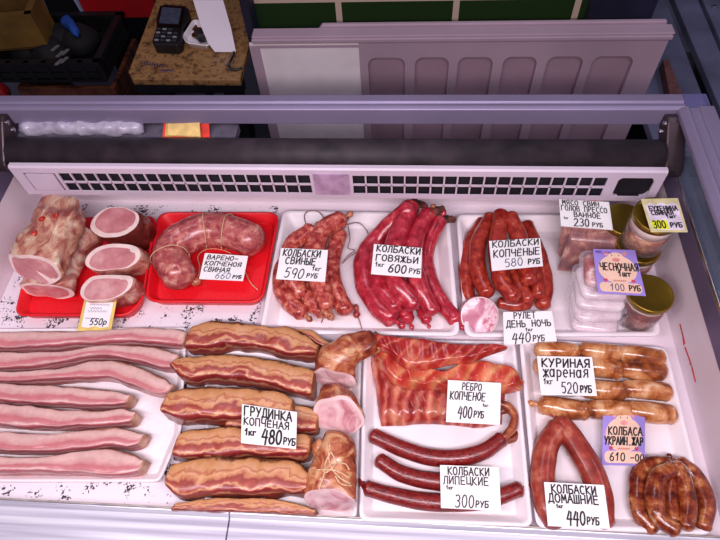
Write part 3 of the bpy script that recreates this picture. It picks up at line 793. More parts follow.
# brackets
for sx, xx in ((1, XR+.011), (-1, XL-.011)):
    mb = MB(); y0, z0, y1, z1 = .690, .140, .742, .182
    d = Vector((0, y1-y0, z1-z0)).normalized(); nn = Vector((0, -d.z, d.y))
    A = Vector((xx, y0, z0)); B = Vector((xx, y1, z1)); w = .017
    ring = [A+nn*w]+[A-d*w*math.sin(t*PI/6)+nn*w*math.cos(t*PI/6) for t in range(1, 6)]+[A-nn*w, B-nn*w]+[B+d*w*math.sin(t*PI/6)-nn*w*math.cos(t*PI/6) for t in range(1, 6)]+[B+nn*w]
    mb.prism(ring, (-sx*.030, 0, 0)); br = mb.out('rail_bracket', BRACKET, case); bevel(br, .003)
    for pt in (B+nn*.006, B-nn*.010-d*.01, A+d*.004):
        mb = MB(); mb.lathe([(.0045, 0), (.0045, .002), (.002, .0032)], pt+Vector((-sx*.030, 0, 0)), 12, (-sx, 0, 0)); mb.out('screw', SCREW, br)
# roller
mb = MB(); mb.tube([(XL+.022, .705, .148), (XR-.018, .705, .148)], .0265, 28); mb.out('roller_tube', RUBBER, case, smooth=True)
mb = MB(); mb.tube([(XL+.004, .705, .148), (XL+.023, .705, .148)], .020, 20); mb.tube([(XR-.019, .705, .148), (XR-.004, .705, .148)], .020, 20); mb.out('roller_end', BRACKET, case)
# rear ledge
mb = MB(); mb.box(XL, XR, .7335, .741, .135, .150); mb.box(XL, -.30, .741, .775, .135, .150); mb.out('rear_ledge', plain('rear_ledge', (130, 124, 142), .45, metal=.3), case)
# air grille
def grille():
    y0, y1 = .664, .667; zb, zt = .084, .152
    gx0, gx1 = -.684, .411
    def X(u, v=180): return PY(u, v, y0).x
    w = .0215
    sets = [(X(62, 180), X(311, 184)), (X(353, 184), X(604, 188))]
    mb = MB()
    rows = [(.0935, .1150), (.1180, .1400)]
    mb.box(gx0, gx1, y0, y1, zb, rows[0][0]); mb.box(gx0, gx1, y0, y1, rows[1][1], zt); 
    lab = (X(28), X(59)); slot = (X(614, 190), X(650, 190))
    zr0, zr1 = rows[0][0], rows[1][1]
    mb.box(gx0, lab[0], y0, y1, zr0, zr1); mb.box(lab[1], sets[0][0], y0, y1, zr0, zr1)
    mb.box(sets[0][1], sets[1][0], y0, y1, zr0, zr1); mb.box(sets[1][1], slot[0], y0, y1, zr0, zr1); mb.box(slot[1], gx1, y0, y1, zr0, zr1)
    for a, b in sets:
        n = round((b-a)/w); ww = (b-a)/n
        for i in range(1, n): mb.box(a+i*ww-.0013, a+i*ww+.0013, y0, y1, zr0, zr1)
        mb.box(a, b, y0, y1, rows[0][1], rows[1][0])
    mb.prism([Vector((gx0, y0, zt)), Vector((gx0, y0+.003, zt+.003)), Vector((gx0, .674, zt+.003)), Vector((gx0, .674, zt))], (gx1-gx0, 0, 0))
    g = mb.out('air_grille', GRILLE, case)
    mb = MB(); mb.box(gx0+.004, gx1-.004, y1+.003, y1+.006, zb, zt); mb.out('hole_shade_sheet', HOLE, g)  # near-black sheet puts the shade inside the holes into colour
    mb = MB(); mb.box(lab[0]+.003, lab[1]-.003, y0-.001, y0+.002, zr0+.004, zr1-.003); mb.out('label_plate', GRILLE, g)
    mb = MB(); c = (sets[0][1]+sets[1][0])/2; mb.box(c-.030, c+.030, y0-.002, y0, zr0, zr1+.004); mb.out('blank_plate', plain('blank_plate', (190, 158, 190), .35), g)
    # rounded corners of the long slot
    mb = MB()
    for sx, cx in ((1, slot[0]), (-1, slot[1])):
        for sz, cz in ((1, zr0), (-1, zr1)):
            r = .011
            pts = [Vector((cx, y0+.001, cz))]+[Vector((cx+sx*(r-r*math.sin(t*PI/12)), y0+.001, cz+sz*(r-r*math.cos(t*PI/12)))) for t in range(0, 7)]
            mb.prism(pts, (0, .006, 0))
    mb.out('slot_corner', GRILLE, g)
    mb = MB(); mb.box(gx0, gx1, y0+.004, .676, .1495, .1515); mb.out('grille_top', GRILLE, g)
    mb = MB(); mb.prism([Vector((gx0, y0, .158)), Vector((gx0, y0+.004, .160)), Vector((gx0, .69, .160)), Vector((gx0, .69, .157))], (.0, 0, 0)) if False else None
grille()
# fill limit mark on the right wall
c0 = PX(680, 324, XR-.0005); c1 = PX(685, 344, XR-.0005); c2 = PX(692, 367, XR-.0005); c3 = PX(695.5, 382, XR-.0005)
mb = MB()
def wq(p, q_, w):
    mb.prism([Vector((XR-.0005, p.y, p.z-w)), Vector((XR-.0005, q_.y, q_.z-w)), Vector((XR-.0005, q_.y, q_.z+w)), Vector((XR-.0005, p.y, p.z+w))], (-.0004, 0, 0))
wq(c0, c1, .0014); wq(PX(685, 347, XR-.0005), PX(691, 364, XR-.0005), .0014); wq(c2, c3, .0014)
ar = PX(683, 333, XR-.0005); wq(ar+Vector((0, 0, -.001)), c1+Vector((0, 0, -.005)), .001); ar = PX(692, 366, XR-.0005); wq(ar, ar+Vector((0, .006, -.005)), .001)
mb.out('load_limit_mark', plain('red_mark', (214, 40, 44), .5), case)
# front ledge
m_, nt_, b_ = base('brushed_ledge')
tc = N(nt_, 'ShaderNodeTexCoord'); mp = N(nt_, 'ShaderNodeMapping'); mp.inputs['Scale'].default_value = (1.2, 70, 1); nt_.links.new(tc.outputs['Object'], mp.inputs[0])
nz = N(nt_, 'ShaderNodeTexNoise'); nz.inputs['Scale'].default_value = 2; nz.inputs['Detail'].default_value = 3; nt_.links.new(mp.outputs[0], nz.inputs['Vector'])
rp = ramp(nt_, [(.3, (176, 172, 190)), (.5, (214, 212, 226)), (.7, (240, 240, 248))]); nt_.links.new(nz.outputs[0], rp.inputs[0]); nt_.links.new(rp.outputs[0], b_.inputs['Base Color']); b_.inputs['Roughness'].default_value = .3; b_.inputs['Metallic'].default_value = .25
xs_ = PX  # noqa
seam = P(229, 520, .012).x
profile_x('front_ledge', [(.02, -.03), (.02, .008), (.148, .012), (.153, .018), (.155, .018), (.155, -.02)], XL-.03, seam-.0008, m_)
profile_x('front_ledge', [(.02, -.03), (.02, .008), (.148, .012), (.153, .018), (.155, .018), (.155, -.02)], seam+.0008, XR+.03, m_)
profile_x('ledge_trim', [(.1552, -.01), (.1552, .0195), (.1570, .0195), (.1570, -.01)], XL, XR, plain('trim_beige', (196, 186, 178), .35, metal=.4), .0004)

# things behind the roller
def film_roll():
    a = P(15, 134, .165); b = P(139, 137, .165); n = 40; vs = []; fs = []; seg = 14
    a = Vector((a.x, .752, .163)); b = Vector((b.x, .752, .163))
    for i in range(n):
        s = i/(n-1); c = a.lerp(b, s); r = .0135*(1+.25*noise.noise(Vector((s*7, 0, 3)))); r *= min(1, .5+8*min(s, 1-s))
        for k in range(seg):
            an = 2*PI*k/seg; q = c+Vector((0, math.cos(an), math.sin(an)))*r; q += noise.noise_vector(q*70)*.004; q.z = max(.1502, q.z); vs.append(q)
    for i in range(n-1):
        for k in range(seg): fs.append((i*seg+k, i*seg+(k+1) % seg, (i+1)*seg+(k+1) % seg, (i+1)*seg+k))
    fs += [tuple(range(seg))[::-1], tuple((n-1)*seg+k for k in range(seg))]
    o = build('rolled_bag', vs, fs, plain('milky_film', (186, 178, 196), .25, coat=.4, nscale=60, namt=.12, bmp=.8)); tag(o, 'crumpled roll of milky plastic film lying behind the black roller', 'plastic film')
film_roll()
rr = random.Random(11)
for i, (u0, u1, v0, v1, cc, lab) in enumerate([(160, 208, 131, 144, (228, 52, 34), 'orange red paper slip at the bottom of the stack behind the roller'), (163, 204, 131.5, 144, (205, 160, 90), 'tan card with a dark edge in the middle of the stack behind the roller'), (166, 200, 131, 143, (232, 196, 120), 'pale yellow card on top of the stack behind the roller')]):
    z = .151+i*.0032; a = P(u0, 138, .16); b = P(u1, 138, .16)
    mb = MB(); s = (.0, .006, -.004)[i]
    mb.prism([Vector((a.x, .738, z)), Vector((b.x, .738+s, z)), Vector((b.x-.002, .764+s, z+.022)), Vector((a.x+.004, .762, z+.020))], (0, 0, .0026))
    tag(mb.out('paper_card', plain('slip%d' % i, cc, .6)), lab, 'card', 'cards stacked behind the roller')

# ================================================================ SPECKLED PAPER
def speckle():
    m, nt, b = base('speckled_paper')
    tc = N(nt, 'ShaderNodeTexCoord')
    n1 = N(nt, 'ShaderNodeTexNoise'); n1.inputs['Scale'].default_value = 250; n1.inputs['Detail'].default_value = 2; n1.inputs['Distortion'].default_value = .6
    n2 = N(nt, 'ShaderNodeTexNoise'); n2.inputs['Scale'].default_value = 34; n2.inputs['Detail'].default_value = 1
    nt.links.new(tc.outputs['Object'], n1.inputs['Vector']); nt.links.new(tc.outputs['Object'], n2.inputs['Vector'])
    mx = N(nt, 'ShaderNodeMath', operation='MULTIPLY'); nt.links.new(n1.outputs[0], mx.inputs[0]); nt.links.new(n2.outputs[0], mx.inputs[1])
    r = ramp(nt, [(.335, (236, 226, 234)), (.36, (50, 44, 54))]); nt.links.new(mx.outputs[0], r.inputs[0]); nt.links.new(r.outputs[0], b.inputs['Base Color'])
    b.inputs['Roughness'].default_value = .5
    return m
mb = MB(); mb.box(XL+.002, -.245, .1575, .712, -.001, .001)
tag(mb.out('wrapping_paper', speckle()), 'white paper with a black speckle print lining the left half of the display case', 'paper')

# ================================================================ TRAYS
ZF = .0012
TG = 'white plastic trays'
t = tray('red_tray', [(14, 316), (38, 218), (157, 216), (143, 301), (128, 316)], .024, ZF, REDTRAY, 'red foam tray under the pork loin pieces at the far left', .02, .005, .008, group=None)
t = tray('red_tray', [(144, 302), (158, 212), (280, 212), (263, 303)], .024, ZF, REDTRAY, 'red foam tray holding the thick ring sausage', .025, .005, .008)
t = tray('white_tray', [(-60, 329), (187, 327), (181, 432), (160, 482), (-90, 482)], .016, ZF, FOAM, 'shallow white tray under the raw bacon slabs at front left', .010, .005, .010)
t = tray('white_tray', [(283, 210), (449, 213), (460, 336), (259, 333)], .026, ZF, WHITE, 'white tray holding the pork and beef sausages in the back row', .016, .008, .016)
t = tray('white_tray', [(456, 214), (636, 214), (662, 336), (465, 337)], .026, ZF, WHITE, 'white tray holding the thin smoked sausages and the jars in the back row', .016, .008, .016)
t = tray('white_tray', [(205, 350), (362, 350), (357, 519), (205, 513)], .012, ZF, WHITE, 'white tray under the smoked belly pieces in the front row', .010, .005, .010)
t = tray('white_tray', [(364, 339), (515, 341), (533, 527), (359, 521)], .022, ZF, WHITE, 'white tray under the ribs and the long red sausages', .012, .006, .012)
t = tray('white_tray', [(519, 338), (667, 347), (713, 535), (536, 528)], .022, ZF, WHITE, 'white tray at front right with the chicken sausages', .014, .007, .012)
ZT = .006   # inside bottom of the trays

# ================================================================ MEAT MATERIALS
PORK = mottled('pork_sausage_casing', [(.25, (118, 26, 30)), (.42, (176, 52, 48)), (.54, (214, 96, 82)), (.66, (236, 150, 122))], 95, .3, .45, .4, k=.9)
BEEF = mottled('beef_sausage_casing', [(.25, (136, 16, 34)), (.45, (196, 36, 58)), (.6, (218, 62, 78)), (.75, (236, 130, 126))], 70, .28, .5, .35, k=.9)
SMOK = mottled('smoked_thin_casing', [(.25, (120, 20, 16)), (.45, (176, 44, 34)), (.6, (202, 70, 48)), (.75, (224, 116, 84))], 90, .28, .5, .4, k=1)
DARKR = mottled('long_red_casing', [(.25, (92, 14, 16)), (.5, (142, 28, 28)), (.65, (164, 44, 38)), (.8, (200, 90, 74))], 160, .25, .6, .7, k=1)
HOME = mottled('home_casing', [(.25, (130, 34, 26)), (.5, (170, 58, 44)), (.65, (186, 76, 58)), (.8, (206, 116, 88))], 45, .34, .4, .2)
CHICK = mottled('fried_chicken_casing', [(.2, (110, 46, 22)), (.38, (170, 88, 42)), (.52, (212, 132, 76)), (.66, (234, 172, 120)), (.8, (246, 208, 170))], 30, .24, .6, .3, dist=.6)
UKR = mottled('fried_dark_casing', [(.25, (84, 24, 14)), (.42, (136, 50, 26)), (.56, (172, 82, 40)), (.68, (200, 126, 74)), (.8, (226, 170, 120))], 62, .22, .7, .6)
RING = mottled('thick_pork_casing', [(.25, (134, 44, 52)), (.42, (184, 82, 84)), (.55, (208, 112, 106)), (.66, (228, 156, 140)), (.8, (240, 188, 170))], 60, .32, .4, .1, dist=.6, k=.8)
FATKNOT = mottled('pale_casing_end', [(.3, (150, 50, 40)), (.6, (222, 140, 100))], 90, .4, .3, .4)
RAW = [(.0, (120, 74, 54)), (.22, (150, 98, 76)), (.26, (226, 180, 172)), (.36, (232, 190, 182)), (.44, (224, 168, 164)), (.49, (208, 124, 128)), (.57, (212, 134, 138)), (.61, (238, 204, 198)), (.65, (206, 120, 126)), (.74, (186, 88, 98)), (.79, (232, 192, 186)), (.84, (190, 92, 98)), (.92, (214, 142, 140)), (1., (158, 74, 78))]
BELLY = [(.0, (60, 24, 12)), (.21, (90, 44, 22)), (.25, (204, 140, 88)), (.35, (216, 156, 106)), (.38, (188, 106, 74)), (.41, (224, 168, 120)), (.45, (206, 132, 92)), (.48, (156, 60, 50)), (.54, (184, 86, 70)), (.57, (226, 168, 124)), (.61, (160, 52, 50)), (.69, (132, 34, 38)), (.73, (208, 136, 96)), (.78, (150, 46, 42)), (.86, (168, 78, 58)), (1., (92, 26, 24))]
RAWS = [layered('raw_bacon_layers_%d' % i, RAW, .15, .035, .34, .35, 6, 3.7*i, .12) for i in range(3)]
BELS = [layered('smoked_belly_layers_%d' % i, BELLY, .17, .075, .36, .3, 11, 2.9*i+11, .45) for i in range(4)]
RIND = mottled('bacon_rind', [(.3, (176, 116, 84)), (.6, (214, 160, 134)), (.8, (230, 190, 170))], 40, .5, .1, .3)
BRIND = mottled('belly_rind', [(.3, (120, 56, 28)), (.6, (190, 112, 62)), (.8, (222, 158, 104))], 40, .45, .2, .3)
LOINF = mottled('loin_cut_face', [(.3, (204, 122, 126)), (.55, (220, 146, 148)), (.8, (236, 180, 178))], 22, .35, .4, .15)
FATW = mottled('fat_rim', [(.3, (240, 208, 200)), (.7, (250, 228, 220))], 30, .4, .3, .1)
LOINS = mottled('loin_side', [(.25, (150, 66, 62)), (.45, (196, 108, 98)), (.6, (220, 160, 140)), (.75, (238, 206, 184))], 30, .42, .3, .5, (1, 1, 1), dist=1.2)
LOINT = mottled('loin_top_fat', [(.25, (156, 72, 66)), (.42, (200, 128, 108)), (.55, (216, 168, 138)), (.68, (232, 198, 172)), (.8, (246, 226, 206))], 26, .42, .3, .7, (1.6, .7, 1), dist=1.4)
HAMF = mottled('ham_cut_face', [(.3, (214, 134, 146)), (.5, (236, 186, 190)), (.75, (246, 214, 212))], 26, .34, .4, .1, dist=1.2)
HAMS = mottled('ham_skin', [(.22, (120, 40, 24)), (.42, (176, 78, 50)), (.56, (212, 132, 88)), (.72, (236, 184, 138))], 34, .38, .35, .5, dist=1.)
RIBM = layered('rib_meat', [(.0, (130, 26, 26)), (.25, (186, 52, 44)), (.42, (206, 84, 64)), (.5, (226, 148, 112)), (.58, (196, 66, 54)), (.75, (178, 44, 40)), (.88, (222, 140, 106)), (1., (150, 34, 30))], .4, .28, .3, .5, 10, 5, .6)
def rib_mat(name, rid, cols, off):
    m, nt, b = base(name)
    uv = N(nt, 'ShaderNodeTexCoord'); sp = N(nt, 'ShaderNodeSeparateXYZ'); nt.links.new(uv.outputs['UV'], sp.inputs[0])
    nz = N(nt, 'ShaderNodeTexNoise'); nz.inputs['Scale'].default_value = 26; nz.inputs['Detail'].default_value = 4; nt.links.new(uv.outputs['Object'], nz.inputs['Vector'])
    k = N(nt, 'ShaderNodeMath', operation='MULTIPLY'); nt.links.new(nz.outputs[0], k.inputs[0]); k.inputs[1].default_value = .20
    s0 = N(nt, 'ShaderNodeMath', operation='MULTIPLY'); nt.links.new(sp.outputs[1], s0.inputs[0]); s0.inputs[1].default_value = -.16
    s = N(nt, 'ShaderNodeMath', operation='ADD'); nt.links.new(sp.outputs[0], s.inputs[0]); nt.links.new(k.outputs[0], s.inputs[1])
    s2 = N(nt, 'ShaderNodeMath', operation='ADD'); nt.links.new(s.outputs[0], s2.inputs[0]); nt.links.new(s0.outputs[0], s2.inputs[1])
    f = N(nt, 'ShaderNodeMath', operation='MULTIPLY'); nt.links.new(s2.outputs[0], f.inputs[0]); f.inputs[1].default_value = rid
    fr = N(nt, 'ShaderNodeMath', operation='FRACT'); nt.links.new(f.outputs[0], fr.inputs[0])
    r = ramp(nt, cols); nt.links.new(fr.outputs[0], r.inputs[0])
    n2 = N(nt, 'ShaderNodeTexNoise'); n2.inputs['Scale'].default_value = 34; n2.inputs['Detail'].default_value = 5; nt.links.new(uv.outputs['Object'], n2.inputs['Vector'])
    r2 = ramp(nt, [(.38, (112, 18, 18)), (.48, (164, 40, 34)), (.55, (186, 62, 46)), (.66, (226, 150, 112))]); nt.links.new(n2.outputs[0], r2.inputs[0])
    mx = N(nt, 'ShaderNodeMixRGB'); mx.inputs[0].default_value = .42
    nt.links.new(r.outputs[0], mx.inputs[1]); nt.links.new(r2.outputs[0], mx.inputs[2]); nt.links.new(mx.outputs[0], b.inputs['Base Color'])
    b.inputs['Roughness'].default_value = .3; b.inputs['Coat Weight'].default_value = .4; bump(nt, b, n2.outputs[0], .6)
    return m
RIBA = rib_mat('rib_side_a', 11, [(0, (176, 58, 50)), (.25, (212, 140, 120)), (.45, (196, 98, 84)), (.6, (140, 30, 30)), (.75, (104, 18, 20)), (1., (170, 54, 46))], 0)
RIBB = rib_mat('rib_side_b', 9, [(0, (160, 26, 28)), (.6, (174, 36, 34)), (.8, (220, 116, 92)), (1., (160, 28, 28))], 3)
RIBC = rib_mat('rib_side_c', 7, [(0, (196, 50, 40)), (.3, (222, 104, 70)), (.55, (236, 166, 110)), (.8, (200, 60, 46)), (1., (196, 50, 40))], 6)
# ================================================================ LOGS (loins, hams)
def log(name, st, ref, mat, label, cat, group=None, n=26, seg=36, sq=.8, wob=.003, seed=0, faces_=(1, 1), face_mat=None, rim_mat=None, inner=.78, off=(0, 0), shear=(0, 0), parent=None, facename='cut_face', zmin=None):
    """st: (centre Vector, half width, half height); ref: width direction; flat cut ends"""
    C = spline([s[0] for s in st], n); A = spline([Vector((s[1], s[2], 0)) for s in st], n)
    A = []
    cum = [0]
    for a, b in zip(st, st[1:]): cum.append(cum[-1]+(b[0]-a[0]).length)
    for i in range(n):
        d = cum[-1]*i/(n-1); k = 0
        while k < len(st)-2 and cum[k+1] < d: k += 1
        t = (d-cum[k])/(cum[k+1]-cum[k]); A.append((st[k][1]*(1-t)+st[k+1][1]*t, st[k][2]*(1-t)+st[k+1][2]*t))
    verts = []; uvs = []; fr = []; ref = Vector(ref).normalized()
    for i in range(n):
        t = (C[min(i+1, n-1)]-C[max(i-1, 0)]).normalized()
        w = (ref-t*ref.dot(t)).normalized(); h = t.cross(w).normalized()
        if h.z < 0 and abs(t.z) < .8: h = -h
        sh = shear[0]*max(0, 1-i/(n*.8)) + shear[1]*max(0, 1-(n-1-i)/(n*.8))
        ee = 1
        if i in (0, n-1): ee = .965
        for j in range(seg):
            an = 2*PI*j/seg; ca, sa = math.cos(an), math.sin(an)
            x = math.copysign(abs(ca)**sq, ca)*A[i][0]*ee; y = math.copysign(abs(sa)**sq, sa)*A[i][1]*ee
            q = C[i]+w*x+h*y+t*(sh*y)
            if 0 < i < n-1: q += noise.noise_vector(q*28+Vector((seed, 0, 0)))*wob*2+noise.noise_vector(q*80+Vector((0, seed, 0)))*wob*.7
            else: q += noise.noise_vector(q*28+Vector((seed, 0, 0)))*wob*2
            if zmin is not None and q.z < zmin: q.z = zmin
            verts.append(q); uvs.append((i/n, j/seg))
        fr.append((C[i], t, w, h, A[i], sh))
    faces = [(i*seg+j, i*seg+(j+1) % seg, (i+1)*seg+(j+1) % seg, (i+1)*seg+j) for i in range(n-1) for j in range(seg)]
    if not faces_[0]: faces.append(tuple(range(seg))[::-1])
    if not faces_[1]: faces.append(tuple((n-1)*seg+j for j in range(seg)))
    o = build(name, verts, faces, mat, parent, uvs=uvs)
    for p in o.data.polygons:
        if len(p.vertices) > 5: p.use_smooth = False
    if not parent: tag(o, label, cat, group)
    for e, i in ((0, 0), (1, n-1)):
        if not faces_[e]: continue
        sgn = -1 if e == 0 else 1
        ring = verts[i*seg:(i+1)*seg]; c = sum(ring, Vector())/seg
        t, w, h, (a, b), sh = fr[i][1:]
        nn = (ring[seg//4]-c).cross(ring[0]-c).normalized()
        if nn.dot(t*sgn) < 0: nn = -nn
        def disc(nm, k, of, lift, mt, par):
            oo = w*of[0]*a+h*of[1]*b+t*sh*of[1]*b
            N2 = 6; vs = [c+oo+nn*lift]; us = [(0, 0)]
            for r_ in range(1, N2+1):
                for j, q in enumerate(ring):
                    kk = k*r_/N2; p = c+oo+(q-c)*kk+nn*lift*(1 if r_ < N2 else flat_edge); vs.append(p); us.append((r_/N2, j/seg))
            fs = [(0, 1+j, 1+(j+1) % seg) for j in range(seg)]+[(1+(r_-1)*seg+j, 1+r_*seg+j, 1+r_*seg+(j+1) % seg, 1+(r_-1)*seg+(j+1) % seg) for r_ in range(1, N2) for j in range(seg)]
            return build(nm, vs, fs, mt, par, uvs=us)
        flat_edge = 0.
        f = disc(facename, 1.0, (0, 0), .0006, rim_mat or FATW, o)
        flat_edge = .7
        if face_mat: disc('lean_meat', inner, off, .0014, face_mat, f)
    return o

LG = 'smoked pork loin pieces on the red tray'
# lower loin, then the big loin on it
c = [P(88, 232, .032), P(58, 266, .030), P(47, 291, .026)]
log('pork_loin', [(c[0], .030, .024), (c[1], .040, .023), (c[2], .050, .019)], (1, .0, 0), LOINS, 'lower pork loin, half hidden under the big fatty loin on the red tray', 'pork loin', LG, seed=4, face_mat=LOINF, inner=.82, zmin=.009, shear=(0, -.3), wob=.003)
c = [P(64, 207, .080), P(57, 224, .083), P(46, 246, .080), P(34, 268, .076)]
big_loin = log('pork_loin', [(c[0], .034, .028), (c[1], .041, .031), (c[2], .045, .030), (c[3], .050, .024)], (1, .0, 0), LOINT, 'large pork loin with a wrinkled fatty top and red pepper bits, uppermost on its tray', 'pork loin', LG, seed=9, face_mat=LOINF, inner=.86, off=(0, -.08), shear=(0, -.55), wob=.0042, sq=.62, zmin=.047)
for (u, v), lb in (((43, 219), 'left'), ((56, 216), 'right'), ((35, 234), 'lowest')):
    p = on_surface(big_loin, u, v, .001); mb = MB(); mb.lathe([(.003, -.002), (.0052, .001), (.004, .003), (.001, .004)], p, 9)
    for q in mb.v: q += noise.noise_vector(q*200)*.003
    tag(mb.out('pepper_bit', plain('red_pepper', (200, 44, 24), .35, coat=.4), smooth=True), {'left': 'larger red pepper bit left of centre on top of the big pork loin', 'right': 'red pepper bit nearest the right side on top of the big pork loin', 'lowest': 'red pepper bit lowest on top of the big pork loin'}[lb], 'pepper bit', 'pepper bits on the pork loin')
def chunk(cu, cv, wpx, dpx, h, z0, lean, label, seed, off, tilt=0., ang=0.):
    top = P(cu, cv, z0+h); sc = scale_at(top)
    a = wpx/2/sc; b = dpx/2/sc/.80
    base_ = Vector((top.x+lean[0], top.y+lean[1], z0))
    log('loin_chunk', [(base_, a*.97, b*.97), (base_.lerp(top, .5), a*1.02, b*1.0), (top, a, b)], (math.cos(ang), math.sin(ang), 0), LOINS if seed != 3 else mottled('dark_loin_side', [(.3, (86, 26, 24)), (.6, (130, 48, 40)), (.8, (176, 90, 74))], 30, .36, .4, .3), label, 'pork loin chunk', LG, seed=seed, n=12, face_mat=LOINF, inner=.83, off=off, faces_=(0, 1), wob=.0024, sq=.85, shear=(0, tilt), zmin=z0, facename='fat_rim')
chunk(115, 222, 58, 27, .062, .008, (.010, .012), 'loin chunk with a dark rind, rearmost of the three cut loin chunks', 3, (.02, .10), ang=-.08)
chunk(113, 257, 60, 23, .050, .008, (.004, .014), 'loin chunk in the middle of the three cut loin chunks', 5, (.0, -.12), ang=.10)
chunk(106, 287, 60, 23, .045, .008, (.006, .012), 'loin chunk nearest the yellow bordered price card', 6, (.0, -.12), ang=.08)

# ring sausage
px = [(178, 273), (170, 257), (179, 242), (203, 231), (228, 232), (249, 239)]
r_ = 17.5/scale_at(P(200, 240, .03))
path = [P(u, v, .006+r_) for u, v in px]
o = sausage_mesh('ring_sausage', path, r_, RING, None, lump=.022, seed=21, n=40, seg=28, taper=.06)
tag(o, 'thick curved pork sausage tied with thin twine on the second red tray', 'sausage')
e0 = P(188, 282, .02); knot(e0, (1, .05, 0), .013, FATKNOT, o, seed=5)
SP = spline(path, 40)
def loop_at(i, k=1.02, par=o):
    p = SP[i]; t = (SP[min(i+1, 39)]-SP[max(i-1, 0)]).normalized(); a = t.cross(Vector((0, 0, 1))).normalized(); c_ = a.cross(t)
    mb = MB(); mb.tube([p+(a*math.cos(x)+c_*math.sin(x))*r_*k+t*.003*math.sin(x*2) for x in [2*PI*j/30 for j in range(31)]], .0009, 5); mb.out('twine_loop', TWINE, par, smooth=True)
for i in (7, 24, 31): loop_at(i, 1.05)
cord('twine_end', [P(196, 283, .012), P(200, 268, .010), P(198, 256, .010), P(208, 249, .010), P(226, 251, .010), P(240, 262, .009), P(250, 282, .009), P(258, 290, .009)], .0008, TWINE, o, 40)

# pork sausages (left half of the back tray)
G1 = 'pork sausages on the back tray'
Z = lambda pts: zz(260, 200, 3.86, pts)
sausage('pork_sausage', Z([(118, 215), (84, 280), (88, 345), (118, 400), (152, 428)]), 9.2, PORK, ZT, 'pork sausage lying leftmost on the back tray, its knotted end towards the belly slabs', group=G1, seed=1, knotmat=FATKNOT, knots=(0, 1))
sausage('pork_sausage', Z([(185, 125), (135, 165), (112, 225), (118, 290), (150, 350)]), 9.6, PORK, .030, 'pork sausage upper left in the pork bunch, over the leftmost one', group=G1, seed=2, knotmat=FATKNOT, lift=[0, 0, 0, -.004, -.014])
sausage('pork_sausage', Z([(170, 330), (195, 390), (235, 425)]), 8.5, PORK, ZT, 'short visible pork sausage low in the middle of the pork bunch', group=G1, seed=3, knots=(0, 1), knotmat=FATKNOT)
sausage('pork_sausage', Z([(302, 82), (245, 115), (212, 180), (215, 260), (232, 330), (255, 395)]), 10.2, PORK, .030, 'big central pork sausage curving over the others with a frayed tied end', group=G1, seed=4, knotmat=FATKNOT, lift=[0, 0, 0, 0, -.006, -.014])
o, pth, rr_ = sausage('pork_sausage', Z([(305, 140), (283, 200), (275, 270), (288, 340), (325, 415)]), 9.0, PORK, ZT, 'pork sausage at the right side of the pork bunch beside the looped grey twine', group=G1, seed=5, knots=(1, 0), knotmat=FATKNOT)
knot(P(*zz(260, 200, 3.86, [(372, 420)])[0][:2], .014), (.1, -1, .2), .011, PORK, o, 'casing_knob', 3)
cord('twine_end', [P(u, v, .012) for u, v in Z([(376, 445), (388, 480), (394, 512), (384, 520), (404, 520), (394, 505)])], .001, TWINEG, o, 30)
cord('twine_loop', [P(u, v, .022) for u, v in Z([(335, 95), (380, 88), (412, 118), (418, 155), (385, 192), (345, 220), (318, 245)])], .0011, TWINEG, o, 40)
cord('twine_loop', [P(u, v, .016) for u, v in Z([(340, 100), (347, 150), (340, 185), (365, 195), (340, 215), (320, 240)])], .0010, TWINEG, o, 40)
o2 = cord('twine', [P(u, v, .03) for u, v in Z([(178, 100), (172, 60), (190, 42), (225, 45), (248, 75), (240, 95)])], .0011, TWINEG, None, 30); tag(o2, 'arched loop of grey twine above the tops of the pork sausages', 'twine')
mbf = MB(); rr = random.Random(2); pe = P(*Z([(255, 440)])[0], .03)
for k in range(16):
    a = rr.uniform(0, 2*PI); d = Vector((math.cos(a), math.sin(a)-.4, rr.uniform(-.3, .5)))*rr.uniform(.008, .016)
    mbf.tube([pe, pe+d*.6+Vector((0, 0, .003)), pe+d], [.0022, .0016, .0008], 5)
mbf.lathe([(.003, -.006), (.008, 0), (.007, .005), (.002, .009)], pe, 12)
fro = mbf.out('casing_fray', FATKNOT, None, smooth=True)
fro.parent = [x for x in bpy.data.objects if x.get('label', '').startswith('big central')][0]

# beef sausages
G2 = 'beef sausages on the back tray'
Z = lambda pts: zz(350, 190, 3.6, pts)
sausage('beef_sausage', Z([(205, 75), (150, 125), (90, 185), (52, 260), (60, 350), (105, 425), (140, 452)]), 10.2, BEEF, ZT, 'beef sausage on the outer left curve of the beef bunch', group=G2, seed=11, knots=(0, 1), lift=[.04, .02, .0, 0, 0, 0, 0])
sausage('beef_sausage', Z([(100, 240), (95, 310), (120, 370), (158, 415)]), 9.2, BEEF, .026, 'beef sausage second from left in the beef bunch, showing below the price card', group=G2, seed=12, knots=(0, 0))
sausage('beef_sausage', Z([(215, 68), (190, 120), (160, 210), (150, 290), (180, 355), (222, 400)]), 10.0, BEEF, .042, 'central beef sausage on top of the bunch, its dark twisted tip at the back', group=G2, seed=13, knots=(1, 0), knotmat=mottled('dry_casing', [(.3, (70, 34, 30)), (.7, (150, 90, 76))], 60, .4, .3, .3), lift=[.0, 0, 0, 0, -.002, -.012])
sausage('beef_sausage', Z([(278, 92), (245, 140), (228, 220), (235, 300), (255, 360), (290, 425)]), 9.0, BEEF, .036, 'beef sausage just right of the central one with a pale tied tip', group=G2, seed=14, knots=(1, 0), knotmat=FATKNOT, lift=[0, 0, 0, 0, -.006, -.018])
